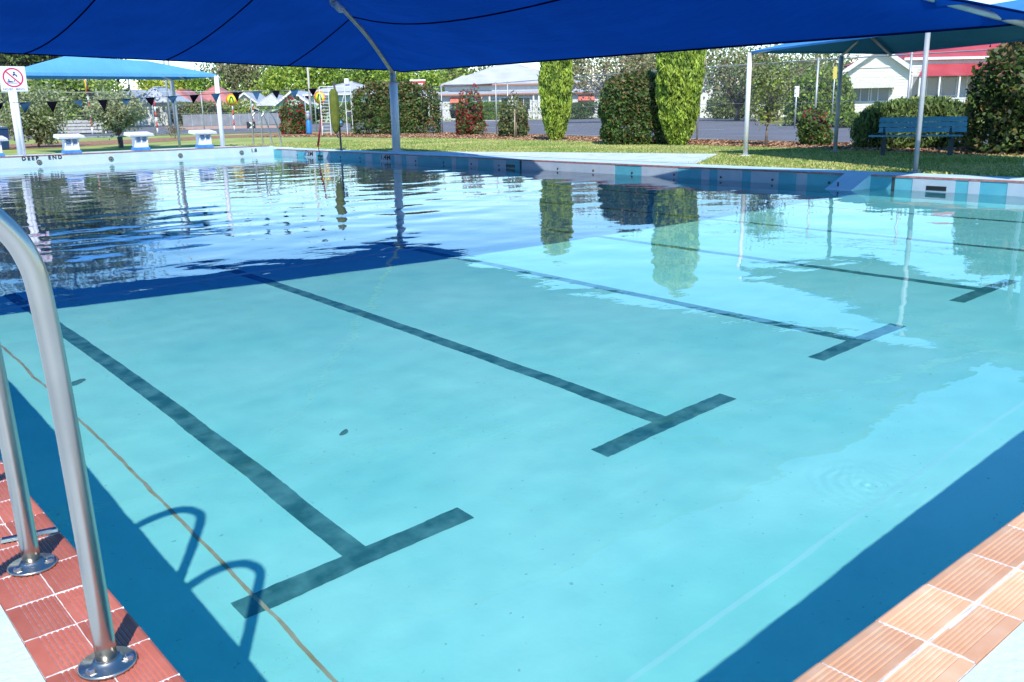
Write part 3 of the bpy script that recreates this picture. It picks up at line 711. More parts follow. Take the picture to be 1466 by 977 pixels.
b = MB(); b.hull8([(-0.53, -0.37, 0.781), (0.53, -0.37, 0.781), (0.53, 0.37, 0.781), (-0.53, 0.37, 0.781)], [(-0.5, -0.34, 0.86), (0.5, -0.34, 0.86), (0.5, 0.34, 0.86), (-0.5, 0.34, 0.86)]); b.obj("lid", material("navy_plastic_lid", (0.02, 0.06, 0.16), 0.4), nb, bevel=0.02)
# tall white frame with rungs
m_fr = mottled("white_frame_paint", (0.66, 0.68, 0.68), (0.54, 0.56, 0.56), 4, 0.5)
fr = tag(empty("ladder_frame", (24.9, 43.6, 0), math.atan2(-0.652, 0.758)), "tall white metal frame with ladder rungs standing on the mulch", "ladder frame")
for x in (-0.62, -0.16, 0.10, 0.72, 1.02):
    b = MB(); b.box(x - 0.02, -0.02, 0, x + 0.02, 0.02, 2.52); b.obj("upright", m_fr, fr)
for k in range(14):
    z = 0.16 + k * 0.165
    b = MB(); b.tube([(-0.60, 0, z), (-0.18, 0, z)], 0.016, 6); b.obj("rung", m_fr, fr)
for z, xa, xb in ((2.50, -0.62, 1.02), (2.30, -0.62, 0.30), (1.22, 0.72, 1.02)):
    b = MB(); b.box(xa, -0.022, z, xb, -0.0205 + 0.04, z + 0.035); b.obj("cross_bar", m_fr, fr)
b = MB(); b.tube([(0.10, 0.03, 1.2), (0.5, 0.03, 1.6), (0.72, 0.03, 2.3)], 0.018, 6); b.obj("brace", m_fr, fr)
b = MB(); b.box(0.78, -0.02, 0.95, 0.98, 0.0, 1.20); b.obj("metal_plate", m_dark, fr)
# ------------------------------------------------------------------ ground
nrg = np.random.default_rng(4)
m_ground = mottled("dry_grass_ground", (0.16, 0.17, 0.06), (0.26, 0.22, 0.11), 0.08, 0.95, c3=(0.19, 0.20, 0.07))
m_lawn = mottled("lawn_turf", (0.24, 0.31, 0.07), (0.50, 0.46, 0.20), 0.55, 0.95, bump=0.5, bscale=60, c3=(0.30, 0.36, 0.08), lo=0.32, hi=0.70)
m_mulch = mottled("bark_mulch", (0.22, 0.10, 0.05), (0.42, 0.24, 0.14), 5.0, 0.95, bump=0.8, bscale=25, c3=(0.32, 0.16, 0.09))
m_asph = mottled("asphalt", (0.13, 0.13, 0.145), (0.17, 0.17, 0.185), 0.5, 0.9, bump=0.3, bscale=80, c3=(0.15, 0.15, 0.165))
m_verge = mottled("verge_grass", (0.17, 0.21, 0.05), (0.33, 0.31, 0.12), 0.35, 0.95, c3=(0.25, 0.27, 0.08))
m_kerb = mottled("kerb_concrete", (0.45, 0.43, 0.40), (0.56, 0.54, 0.5), 1.0, 0.85)
m_roadpaint = material("road_marking_paint", (0.72, 0.72, 0.70), 0.6)
BIG = 1400
b = MB(); hx0, hx1, hy0, hy1 = X0 - 0.2, X1 + 0.25, Y0 - 0.2, Y1 + 0.25; g0 = -0.03
b.add([(-BIG, -BIG, g0), (BIG, -BIG, g0), (BIG, BIG, g0), (-BIG, BIG, g0), (hx0, hy0, g0), (hx1, hy0, g0), (hx1, hy1, g0), (hx0, hy1, g0)],
      [(0, 1, 5, 4), (1, 2, 6, 5), (2, 3, 7, 6), (3, 0, 4, 7)])
tag(b.obj("ground", m_ground), kind="structure")
def sheet(name, poly, z, m, kind="structure"):
    b = MB(); b.add([(x, y, z) for x, y in poly], [tuple(range(len(poly)))]); return tag(b.obj(name, m), kind=kind)
fenceX = lambda y: float(np.interp(y, [5, 9, 15.3, 24.3, 31.5, 35, 45, 54], [24.3, 25.0, 25.0, 26.4, 28.3, 29.3, 30.0, 29.6]))
ysl = [-14, 5, 9, 15.3, 24.3, 35, 45, 54]
sheet("lawn", [(15.37, -14), (24, -14)] + [(fenceX(y) + 0.6, y) for y in ysl[1:]] + [(20, 58), (-6, 62), (-6, 33.55), (15.37, 33.55)], -0.020, m_lawn)
# mulch bed along the fence
mf = lambda y: float(np.interp(y, [5, 9, 13, 17, 25, 30, 42, 47], [21.0, 21.1, 21.9, 22.4, 23.7, 23.9, 23.4, 21]))
my_ = [5, 9, 13, 17, 21, 25, 30, 36, 42, 47]
def wob(i): return 0.25 * noise.noise(Vector((i * 3.1, 0, 0)))
poly = [(mf(y) + wob(i), y) for i, y in enumerate(my_)] + [(12.5, 42.3), (10.5, 40.8), (-4, 43), (-4, 48), (14, 50), (24, 53), (28, 54)] + [(fenceX(y) + 1.0, y) for y in reversed(my_)]
sheet("mulch_bed", poly, -0.012, m_mulch)
# road, verge
sheet("road", [(26.0, -20), (26.4, 16.5), (30.4, 36), (31, 54), (22, 63), (-20, 75), (-20, 118), (46, 116), (60, 92), (62, 74), (96, 78), (96, 66), (50, 34), (45, 27), (43, -20)], -0.016, m_asph)
def at(x, y, D): return CAM + F_AX * D + R_AX * ((x - 733) / 1285.55 * D) - U_AX * ((y - 488.5) / 1285.55 * D)
# grass verge across the road on the right, side street behind it
sheet("verge", [(44.6, -20), (45.6, 28.5), (54, 33.5), (60, 31), (60, -20)], -0.008, m_verge)
sheet("verge", [(62, 74.5), (60, 92), (46, 116), (60, 150), (140, 150), (140, 78)], -0.008, m_verge)
sheet("verge", [(-20, 119), (46, 117), (58, 150), (-20, 160)], -0.008, m_verge)
sheet("verge", [(52, 35.5), (96, 65), (96, 40), (60, 31.5)], -0.010, m_verge)
b = MB(); b.prism([(31, 80), (37, 74.5), (38.5, 75.5), (40.5, 84), (37, 89), (32, 88)], -0.016, 0.12)
tag(b.obj("traffic_island", mottled("brick_paving", (0.42, 0.26, 0.19), (0.50, 0.34, 0.26), 4, 0.9)), kind="structure")
b = MB()
def kerb(a, c, w_=0.16, h=0.11):
    a = Vector((*a, 0)); c = Vector((*c, 0)); d = (c - a).normalized(); s_ = Vector((-d.y, d.x, 0)) * w_ / 2
    q = [a - s_, c - s_, c + s_, a + s_]; b.hull8([v + Vector((0, 0, -0.03)) for v in q], [v + Vector((0, 0, h)) for v in q])
for a, c in (((44.6, -20), (45.6, 28.5)), ((45.6, 28.5), (54, 33.5)), ((62, 74.5), (60, 92)), ((60, 92), (46, 116)), ((62, 74.5), (96, 78.5)), ((-20, 118.5), (46, 116.5))): kerb(a, c)
tag(b.obj("kerb", m_kerb), kind="structure")
b = MB()
def mark(a, c, w_=0.12):
    a = Vector((*a, -0.009)); c = Vector((*c, -0.009)); d = (c - a).normalized(); s_ = Vector((-d.y, d.x, 0)) * w_ / 2
    b.add([a - s_, c - s_, c + s_, a + s_], [(0, 1, 2, 3)])
mark((27.2, 20), (31.0, 38)); mark((31.0, 38), (31.2, 52)); 
for k in range(9): mark((38 + 0.55 * k, 28 + k * 6), (38.2 + 0.55 * k, 31 + k * 6), 0.14)
mark((33, 61), (44, 59), 0.3); mark((44.2, 45), (56, 70), 0.14)
tag(b.obj("road_marking", m_roadpaint), kind="structure")

# mulch chips and grass blades
def tri_cloud(name, P, size, mats, mi, flat=0.0, kind="stuff", parent=None, elong=1.8, up=None):
    """small rhombic leaves at P, random orientation; flat pulls their normals to z, up stretches them upright"""
    n = len(P)
    a = nrg.normal(size=(n, 3)); 
    if up is not None: a = a * (1 - up) + np.array([0, 0, 1.6]) * up
    a /= np.linalg.norm(a, axis=1)[:, None] + 1e-9
    c = nrg.normal(size=(n, 3))
    if flat: a[:, 2] *= (1 - flat); c[:, 2] *= (1 - flat); a /= np.linalg.norm(a, axis=1)[:, None]
    c -= a * np.sum(a * c, axis=1)[:, None]; c /= np.linalg.norm(c, axis=1)[:, None] + 1e-9
    s_ = (size * nrg.uniform(0.65, 1.35, n))[:, None]
    fold = np.cross(a, c) * s_ * 0.22
    V = np.stack([P - a * s_ * elong * 0.5, P + c * s_ * 0.5 + fold, P + a * s_ * elong * 0.5, P - c * s_ * 0.5 + fold], axis=1).reshape(-1, 3)
    me = bpy.data.meshes.new(name)
    me.vertices.add(4 * n); me.vertices.foreach_set("co", V.astype(np.float32).ravel())
    me.loops.add(4 * n); me.loops.foreach_set("vertex_index", np.arange(4 * n, dtype=np.int32))
    me.polygons.add(n); me.polygons.foreach_set("loop_start", np.arange(0, 4 * n, 4, dtype=np.int32))
    me.polygons.foreach_set("material_index", np.asarray(mi, dtype=np.int32))
    for mm in mats: me.materials.append(mm)
    me.update(calc_edges=True)
    o = link(name, me, parent)
    if kind: o["kind"] = kind
    return o
m_chip = [mottled("bark_chip_a", (0.16, 0.07, 0.035), (0.24, 0.12, 0.06), 3, 0.9), mottled("bark_chip_b", (0.45, 0.27, 0.16), (0.55, 0.36, 0.22), 3, 0.9)]
N = 26000; yy = 5 + 42 * nrg.random(N) ** 1.2; xx = np.array([mf(y) for y in yy]); wdt = np.array([fenceX(y) for y in yy]) + 0.5 - xx
P = np.stack([xx + wdt * nrg.random(N), yy, np.full(N, 0.012)], 1)
tri_cloud("bark_chips", P, 0.055, m_chip, (nrg.random(N) < 0.55).astype(int), flat=0.75)
m_blade = [material("grass_blade_green", (0.19, 0.28, 0.06), 0.7), material("grass_blade_yellow", (0.50, 0.46, 0.18), 0.8), material("grass_blade_fresh", (0.31, 0.40, 0.10), 0.7)]
N = 90000; yy = 3.5 + 32 * nrg.random(N) ** 1.35; x0_ = np.where((yy > 12.3) & (yy < 23), np.interp(yy, [12.3, 13.9, 18.7, 23], [15.6, 18.7, 17.15, 15.6]), 15.42)
xe = np.array([mf(y) for y in yy]) + 0.2; P = np.stack([x0_ + (xe - x0_) * nrg.random(N), yy, np.full(N, 0.0)], 1)
patch = np.array([noise.noise(Vector((x * 0.5, y * 0.5, 1))) for x, y in P[:, :2]])
mi = np.where(nrg.random(N) < 0.33 + 0.7 * patch, 1, np.where(nrg.random(N) < 0.5, 0, 2))
tri_cloud("grass_blades", P, 0.022, m_blade, mi, up=0.55, elong=2.6)

# ------------------------------------------------------------------ foliage
def leafm(name, c, tl=0.35, rough=0.55):
    m = bpy.data.materials.new(name); m.use_nodes = True; t = m.node_tree; b_ = t.nodes["Principled BSDF"]; L = t.links.new
    b_.inputs["Roughness"].default_value = rough; b_.inputs["Specular IOR Level"].default_value = 0.35
    tc = nd(m, "ShaderNodeTexCoord"); nz = nd(m, "ShaderNodeTexNoise"); nz.inputs["Scale"].default_value = 2.3; nz.inputs["Detail"].default_value = 3
    L(tc.outputs["Object"], nz.inputs["Vector"])
    r = nd(m, "ShaderNodeValToRGB"); r.color_ramp.elements[0].position = 0.3; r.color_ramp.elements[1].position = 0.72
    r.color_ramp.elements[0].color = (*[q * 0.84 for q in c], 1); r.color_ramp.elements[1].color = (*[min(1, q * 1.55) for q in c], 1)
    L(nz.outputs["Fac"], r.inputs[0]); L(r.outputs[0], b_.inputs["Base Color"])
    tr = nd(m, "ShaderNodeBsdfTranslucent"); L(r.outputs[0], tr.inputs[0])
    mx = nd(m, "ShaderNodeMixShader"); mx.inputs[0].default_value = tl
    L(b_.outputs[0], mx.inputs[1]); L(tr.outputs[0], mx.inputs[2]); L(mx.outputs[0], t.nodes["Material Output"].inputs[0]); return m
F = dict(dark=leafm("dark_green_leaf", (0.075, 0.13, 0.04)), mid=leafm("mid_green_leaf", (0.13, 0.21, 0.045)), bronze=leafm("bronze_new_leaf", (0.22, 0.15, 0.06)),
         red=leafm("red_new_leaf", (0.34, 0.035, 0.045)), lime=leafm("lime_conifer_leaf", (0.36, 0.46, 0.07)), lime2=leafm("green_conifer_leaf", (0.16, 0.25, 0.04)),
         grey=leafm("grey_green_leaf", (0.36, 0.39, 0.24)), olive=leafm("olive_leaf", (0.24, 0.27, 0.11)), rosem=leafm("rosemary_leaf", (0.17, 0.24, 0.07)),
         rosed=leafm("dark_rosemary_leaf", (0.045, 0.075, 0.03)), gum=leafm("gum_leaf", (0.18, 0.20, 0.09)), gumd=leafm("dark_gum_leaf", (0.035, 0.05, 0.03)),
         bright=leafm("bright_green_leaf", (0.30, 0.42, 0.06)), yel=leafm("yellow_green_leaf", (0.45, 0.45, 0.06)), brown=leafm("brown_leaf", (0.34, 0.27, 0.15)),
         hedge=leafm("clipped_hedge_leaf", (0.13, 0.22, 0.05)))
m_bark = mottled("grey_brown_bark", (0.13, 0.10, 0.075), (0.24, 0.20, 0.16), 6, 0.95, bump=0.6, bscale=20)
m_barkp = mottled("pale_gum_bark", (0.42, 0.37, 0.31), (0.58, 0.53, 0.46), 3, 0.9, bump=0.3, bscale=12)
m_core = material("dark_foliage_core", (0.03, 0.035, 0.02), 0.95)
RZ = math.atan2(-0.65174, 0.75821)              # turns local x to run left to right as seen from the pool's shallow corner

def super_pts(n, a, b_, c, p, lumps=0.12, lo=0.78, hi=1.03, seed=0, fq=2.0, neg=0.2):
    d = nrg.normal(size=(n, 3)); d[:, 2] = np.abs(d[:, 2]) * np.where(nrg.random(n) < neg, -1, 1)
    d /= np.linalg.norm(d, axis=1)[:, None]
    k = (np.abs(d[:, 0] / a) ** p + np.abs(d[:, 1] / b_) ** p + np.abs(d[:, 2] / c) ** p) ** (-1 / p)
    ls = np.array([noise.noise(Vector((q[0] * fq + seed, q[1] * fq, q[2] * fq * 1.4))) for q in d * k[:, None]])
    r = k * (lo + (hi - lo) * nrg.random(n) ** 0.5) * (1 + lumps * ls) + np.where(nrg.random(n) < 0.05, np.abs(nrg.normal(size=n)) * 0.07, 0)
    return d * r[:, None]
def core(parent, a, b_, c, p, z0=0.0, f=0.74):  # solid dark shell inside the leaves so nothing shows through
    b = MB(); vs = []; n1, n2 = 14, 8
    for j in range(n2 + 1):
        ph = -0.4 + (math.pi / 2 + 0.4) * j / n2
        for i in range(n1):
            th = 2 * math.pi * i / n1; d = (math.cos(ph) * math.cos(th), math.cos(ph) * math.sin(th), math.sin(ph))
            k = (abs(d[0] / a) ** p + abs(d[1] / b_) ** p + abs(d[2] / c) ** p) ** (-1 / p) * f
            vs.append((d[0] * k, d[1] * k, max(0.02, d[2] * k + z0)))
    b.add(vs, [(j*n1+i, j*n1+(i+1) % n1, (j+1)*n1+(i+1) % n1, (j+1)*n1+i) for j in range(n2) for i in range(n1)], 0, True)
    return b.obj("inner_core", m_core, parent)
def shrub(name, x, y, w_, dpt, h, p, n, size, mats, probs, label, cat="shrub", group=None, rz=RZ, lumps=0.14, red_high=None, z0f=0.12, stem=True, lo=0.78, fq=2.0, up=None, elong=1.7, corek=True, topnoise=None):
    e = tag(empty(name, (x, y, 0), rz), label, cat, group)
    a, b_ = w_ / 2, dpt / 2; zc = h * z0f; c = h - zc
    P = super_pts(n, a, b_, c, p, lumps, lo=lo, seed=x, fq=fq, neg=min(0.5, 0.1 + z0f)); P[:, 2] += zc
    P = P[P[:, 2] > 0.03]; n = len(P)
    mi = nrg.choice(len(mats), n, p=probs)
    if red_high is not None:     # new growth sits at the shoots on top and outside
        rr = P[:, 2] / h + 0.35 * nrg.normal(size=n); mi = np.where((rr > red_high) & (nrg.random(n) < 0.6), len(mats) - 1, mi)
    tri_cloud("foliage", P, size, [F[q] for q in mats], mi, kind=None, parent=e, up=up, elong=elong)
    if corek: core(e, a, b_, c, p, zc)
    if stem:
        b = MB()
        for k in range(4): b.tube([(0.06 * math.cos(k * 1.6), 0.06 * math.sin(k * 1.6), -0.02), (0.25 * a * math.cos(k * 1.6), 0.25 * b_ * math.sin(k * 1.6), h * 0.45)], [0.03, 0.015], 5)
        b.obj("stem", m_bark, e)
    return e
shrub("clipped_hedge", 27.7, 41.8, 4.7, 1.6, 2.60, 4.2, 17000, 0.095, ["dark", "mid", "bronze"], [0.62, 0.20, 0.18], "big clipped box-shaped shrub with bronze tips behind the thick white post", "hedge", lumps=0.13, red_high=1.05, z0f=0.35)
shrub("photinia_shrub", 25.9, 50.0, 1.45, 1.3, 2.05, 2.6, 3600, 0.10, ["dark", "mid", "red"], [0.60, 0.18, 0.22], "conical red-leaved shrub left of the white ladder frame", group=None, lumps=0.25, red_high=1.0)
shrub("photinia_shrub", 27.9, 35.6, 1.25, 1.2, 2.15, 2.8, 4200, 0.085, ["dark", "mid", "red"], [0.50, 0.18, 0.32], "upright shrub with red new leaves just right of the clipped box-shaped shrub", lumps=0.2, red_high=1.05)
shrub("photinia_shrub", 26.9, 31.2, 1.25, 1.1, 1.75, 2.6, 3000, 0.08, ["dark", "gum", "bronze"], [0.55, 0.25, 0.20], "dull brownish shrub behind a thin stake, between two larger plants", lumps=0.25, red_high=1.1)
shrub("photinia_shrub", 24.0, 14.5, 0.85, 0.8, 1.12, 2.3, 2600, 0.06, ["dark", "mid", "red"], [0.60, 0.37, 0.03], "small shrub with bright red tips beside the shelter's back post", lumps=0.3, red_high=0.95)
shrub("round_shrub", 22.7, 20.25, 2.16, 2.0, 2.2, 3.2, 14000, 0.075, ["dark", "mid", "bronze"], [0.70, 0.18, 0.12], "large rounded dark green shrub touching the taller conifer", z0f=0.42, lumps=0.12, red_high=1.0)
shrub("rosemary_shrub", 23.9, 11.6, 3.0, 1.7, 1.18, 3.0, 15000, 0.05, ["rosem", "rosed", "mid"], [0.55, 0.3, 0.15], "wide soft grey-green shrub growing behind the blue bench", lumps=0.16, up=0.5, elong=3.2, stem=False, z0f=0.25)
shrub("tall_shrub", 23.0, 7.8, 3.7, 2.4, 2.45, 3.2, 22000, 0.075, ["dark", "gumd", "mid", "bronze"], [0.48, 0.24, 0.20, 0.08], "big dark leafy shrub with bronze tips at the right edge beside the bench", lumps=0.13, red_high=1.0, z0f=0.3)

def conifer(x, y, h, w_, label):
    e = tag(empty("conifer", (x, y, 0), RZ), label, "tree")
    n = int(13000 * (h / 4)); z = nrg.random(n) ** 0.9 * h; th = nrg.random(n) * 2 * math.pi
    prof = np.interp(z / h, [0, 0.08, 0.25, 0.5, 0.8, 0.93, 1.0], [0.35, 0.62, 0.86, 1.0, 0.95, 0.7, 0.1]) * w_ / 2
    lump = np.array([noise.noise(Vector((math.cos(t) * 2.1, math.sin(t) * 2.1, q * 2.4 + x))) + 0.5 * noise.noise(Vector((math.cos(t) * 6, math.sin(t) * 6, q * 5))) for t, q in zip(th, z)])
    r = prof * (1 + 0.16 * lump) * (0.80 + 0.22 * nrg.random(n) ** 0.6)
    P = np.stack([r * np.cos(th), r * np.sin(th), z + 0.05], 1)
    tri_cloud("foliage", P, 0.048, [F["lime"], F["lime2"]], ((lump + 0.25 * nrg.normal(size=n)) < -0.12).astype(int), kind=None, parent=e, up=0.6, elong=3.0)
    b = MB(); b.lathe([(max(0.02, 0.76 * float(np.interp(k / 12, [0, 0.08, 0.25, 0.5, 0.8, 0.93, 1.0], [0.3, 0.62, 0.86, 1.0, 0.95, 0.7, 0.1])) * w_ / 2), 0.05 + h * 0.97 * k / 12) for k in range(13)], 14); b.obj("inner_core", m_core, e)  # solid dark core keeps the crown from showing through
    b = MB(); b.tube([(0, 0, -0.05), (0, 0, h * 0.5)], [0.07, 0.04], 7); b.obj("trunk", m_bark, e)
conifer(24.1, 25.5, 3.95, 1.22, "lime green columnar conifer standing alone, the slimmer of the two")
conifer(22.5, 18.3, 4.3, 1.42, "lime green columnar conifer right of the round dark shrub, the larger of the two")

def tree(name, x, y, h, w_, trunk_h, label, mats, probs, n=2600, size=0.12, clumps=22, trunk_r=0.1, bark=None, rz=0.0, dpt=None, group=None, seed=1, spread=0.30, flat=0.75, cat="tree", z=0.0, limbs=None):
    """tapered trunk, limbs to each leaf clump, leaves scattered round the clumps"""
    rg = random.Random(seed); e = tag(empty(name, (x, y, z), rz), label, cat, group); bark = bark or m_bark
    dpt = dpt or w_; cz = (trunk_h + h) / 2; ch = (h - trunk_h) / 2
    cl = []
    for k in range(clumps):
        for _ in range(30):
            q = Vector((rg.uniform(-1, 1), rg.uniform(-1, 1), rg.uniform(-1, 1)))
            if 0.35 < q.length < 1.0: break
        cl.append(Vector((q.x * w_ / 2 * 0.85, q.y * dpt / 2 * 0.85, cz + q.z * ch * 0.88)))
    nk = [max(10, int(n / clumps * rg.uniform(0.4, 1.7))) for _ in cl]; PP = []
    for q, k in zip(cl, nk):
        s_ = spread * min(w_, h - trunk_h) / 2 * rg.uniform(0.7, 1.25)
        PP.append(np.array(q) + nrg.normal(size=(k, 3)) * np.array([s_, s_, s_ * flat]))
    P = np.concatenate(PP); P = P[P[:, 2] > 0.1]
    tri_cloud("crown", P, size, [F[q] for q in mats], nrg.choice(len(mats), len(P), p=probs), kind=None, parent=e)
    b = MB(); lean = Vector((rg.uniform(-0.05, 0.05) * w_, rg.uniform(-0.05, 0.05) * w_, 0)); fork = Vector((lean.x, lean.y, trunk_h * 0.95))
    b.tube([(0, 0, -0.1), lean * 0.4 + Vector((0, 0, trunk_h * 0.5)), fork], [trunk_r * 1.25, trunk_r, trunk_r * 0.8], 8)
    for k, q in enumerate(cl[:(limbs or len(cl))]):
        mid = fork.lerp(q, 0.5) + Vector((0, 0, 0.08 * ch)); b.tube([fork - Vector((0, 0, 0.1)), mid, q], [trunk_r * 0.5, trunk_r * 0.26, trunk_r * 0.08], 5)
    b.obj("trunk", bark, e); return e
# planting inside the fence
tree("young_tree", 23.2, 15.6, 2.35, 1.25, 0.75, "young loose-leaved tree growing by the fence right of the white shelter post", ["olive", "gum", "bright"], [0.5, 0.3, 0.2], 1500, 0.06, 20, 0.035, seed=3)
tree("young_tree", 25.3, 29.2, 1.75, 0.75, 0.75, "thin young tree on a bare stem in front of the dull brownish shrub", ["olive", "gum"], [0.5, 0.5], 260, 0.06, 8, 0.025, seed=4)
tree("olive_shrub", 12.0, 37.9, 2.1, 2.3, 0.55, "grey-green round small tree behind the gap between two starting blocks", ["grey", "olive"], [0.72, 0.28], 5200, 0.065, 46, 0.06, seed=5, spread=0.26, flat=0.85)
tree("olive_shrub", 10.1, 42.6, 2.5, 3.1, 0.25, "broad grey-green shrub right of the white sign pole", ["grey", "olive", "mid"], [0.45, 0.35, 0.2], 6500, 0.075, 50, 0.05, seed=6, spread=0.25, flat=0.9)
for k, (x, y, h) in enumerate([(18.2, 48.6, 0.8), (27.3, 38.2, 0.75), (26.9, 33.6, 0.6), (24.2, 22.2, 0.5), (23.9, 47.0, 0.8)]):
    tree("small_plant", x, y, h, 0.7, 0.12, ["small sparse plant in the mulch behind the far starting block", "low sparse plant between the box-shaped shrub and the red-leaved shrub", "low reddish plant on the mulch left of the thin stake",
         "low plant on the mulch between the slim conifer and the round shrub", "low reddish plant near the red conical shrub"][k], ["olive", "red", "mid"], [0.4, 0.25, 0.35], 160, 0.05, 7, 0.01, seed=20 + k, cat="plant")
# stake by the young tree
b = MB(); b.tube([(0, 0, -0.05), (0.02, 0, 1.15)], 0.028, 7); o = b.obj("tree_stake", mottled("raw_timber", (0.36, 0.27, 0.18), (0.5, 0.4, 0.28), 5, 0.9)); o.location = (25.05, 29.0, 0)
tag(o, "thin timber stake supporting the bare-stemmed young tree", "stake")

# hedges beyond the fence
shrub("street_hedge", *at(78, 190, 68).xy, 11.5, 2.0, 4.0, 6, 16000, 0.16, ["bright", "olive", "hedge"], [0.35, 0.3, 0.35], "tall green hedge beyond the fence on the left, above the starting blocks", "hedge", lumps=0.12, z0f=0.3, stem=False, fq=0.8)
q = at(700, 172, 96); shrub("street_hedge", q.x, q.y, 11.5, 1.6, 1.9, 8, 9000, 0.13, ["hedge", "mid", "bright"], [0.5, 0.25, 0.25], "low clipped green hedge in front of the white hip-roofed house", "hedge", lumps=0.03, z0f=0.5, stem=False)
q = at(829, 169, 97); shrub("street_hedge", q.x, q.y, 4.6, 1.6, 1.65, 8, 3600, 0.13, ["dark", "mid"], [0.7, 0.3], "short dark clipped hedge seen right of the slim conifer", "hedge", lumps=0.03, z0f=0.5, stem=False)
q = at(1322, 158, 47); shrub("street_hedge", q.x, q.y, 3.6, 0.8, 1.35, 6, 3600, 0.09, ["yel", "mid"], [0.7, 0.3], "yellow-green clipped hedge below the red-roofed verandah", "hedge", lumps=0.05, z0f=0.5, stem=False)
q = at(1218, 165, 44); shrub("garden_shrub", q.x, q.y, 2.6, 1.0, 0.7, 2.5, 1500, 0.08, ["mid", "bright"], [0.6, 0.4], "low green garden shrub by the cream gabled house", lumps=0.3, stem=False)
q = at(1172, 172, 50); shrub("garden_shrub", q.x, q.y, 3.6, 2.2, 3.1, 2.5, 7000, 0.12, ["bright", "mid", "olive"], [0.25, 0.45, 0.3], "rounded green garden shrub beyond the road left of the cream house", lumps=0.2, stem=False)
q = at(1000, 172, 92); shrub("garden_shrub", q.x, q.y, 5.0, 2.2, 2.3, 2.5, 4000, 0.14, ["mid", "olive"], [0.5, 0.5], "dull green shrub before the pale house behind the larger conifer", lumps=0.3, stem=False)
q = at(1048, 174, 80); shrub("garden_shrub", q.x, q.y, 4.5, 2.2, 2.6, 2.5, 4500, 0.13, ["mid", "olive", "grey"], [0.5, 0.4, 0.1], "grey-green shrub across the road seen left of the white shelter post", lumps=0.3, stem=False)
q = at(345, 178, 118); shrub("garden_shrub", q.x, q.y, 9, 2.2, 2.7, 2.5, 3500, 0.17, ["yel", "bright", "mid"], [0.35, 0.35, 0.3], "yellow-green garden shrubs between the small white houses", lumps=0.35, stem=False)
q = at(428, 178, 105); shrub("street_hedge", q.x, q.y, 9, 1.8, 2.0, 6, 4200, 0.15, ["mid", "dark", "bright"], [0.5, 0.3, 0.2], "dark green hedge in front of the pale green building", "hedge", lumps=0.08, z0f=0.5, stem=False)
q = at(505, 178, 104); shrub("street_hedge", q.x, q.y, 7, 1.8, 2.2, 6, 3200, 0.15, ["mid", "bright"], [0.6, 0.4], "mid green hedge beyond the white ladder frame", "hedge", lumps=0.12, z0f=0.5, stem=False)
q = at(285, 178, 112); shrub("street_hedge", q.x, q.y, 10, 1.8, 2.7, 4, 4200, 0.17, ["olive", "brown", "mid"], [0.4, 0.2, 0.4], "brownish green hedge below the red roofs on the left", "hedge", lumps=0.2, z0f=0.4, stem=False)

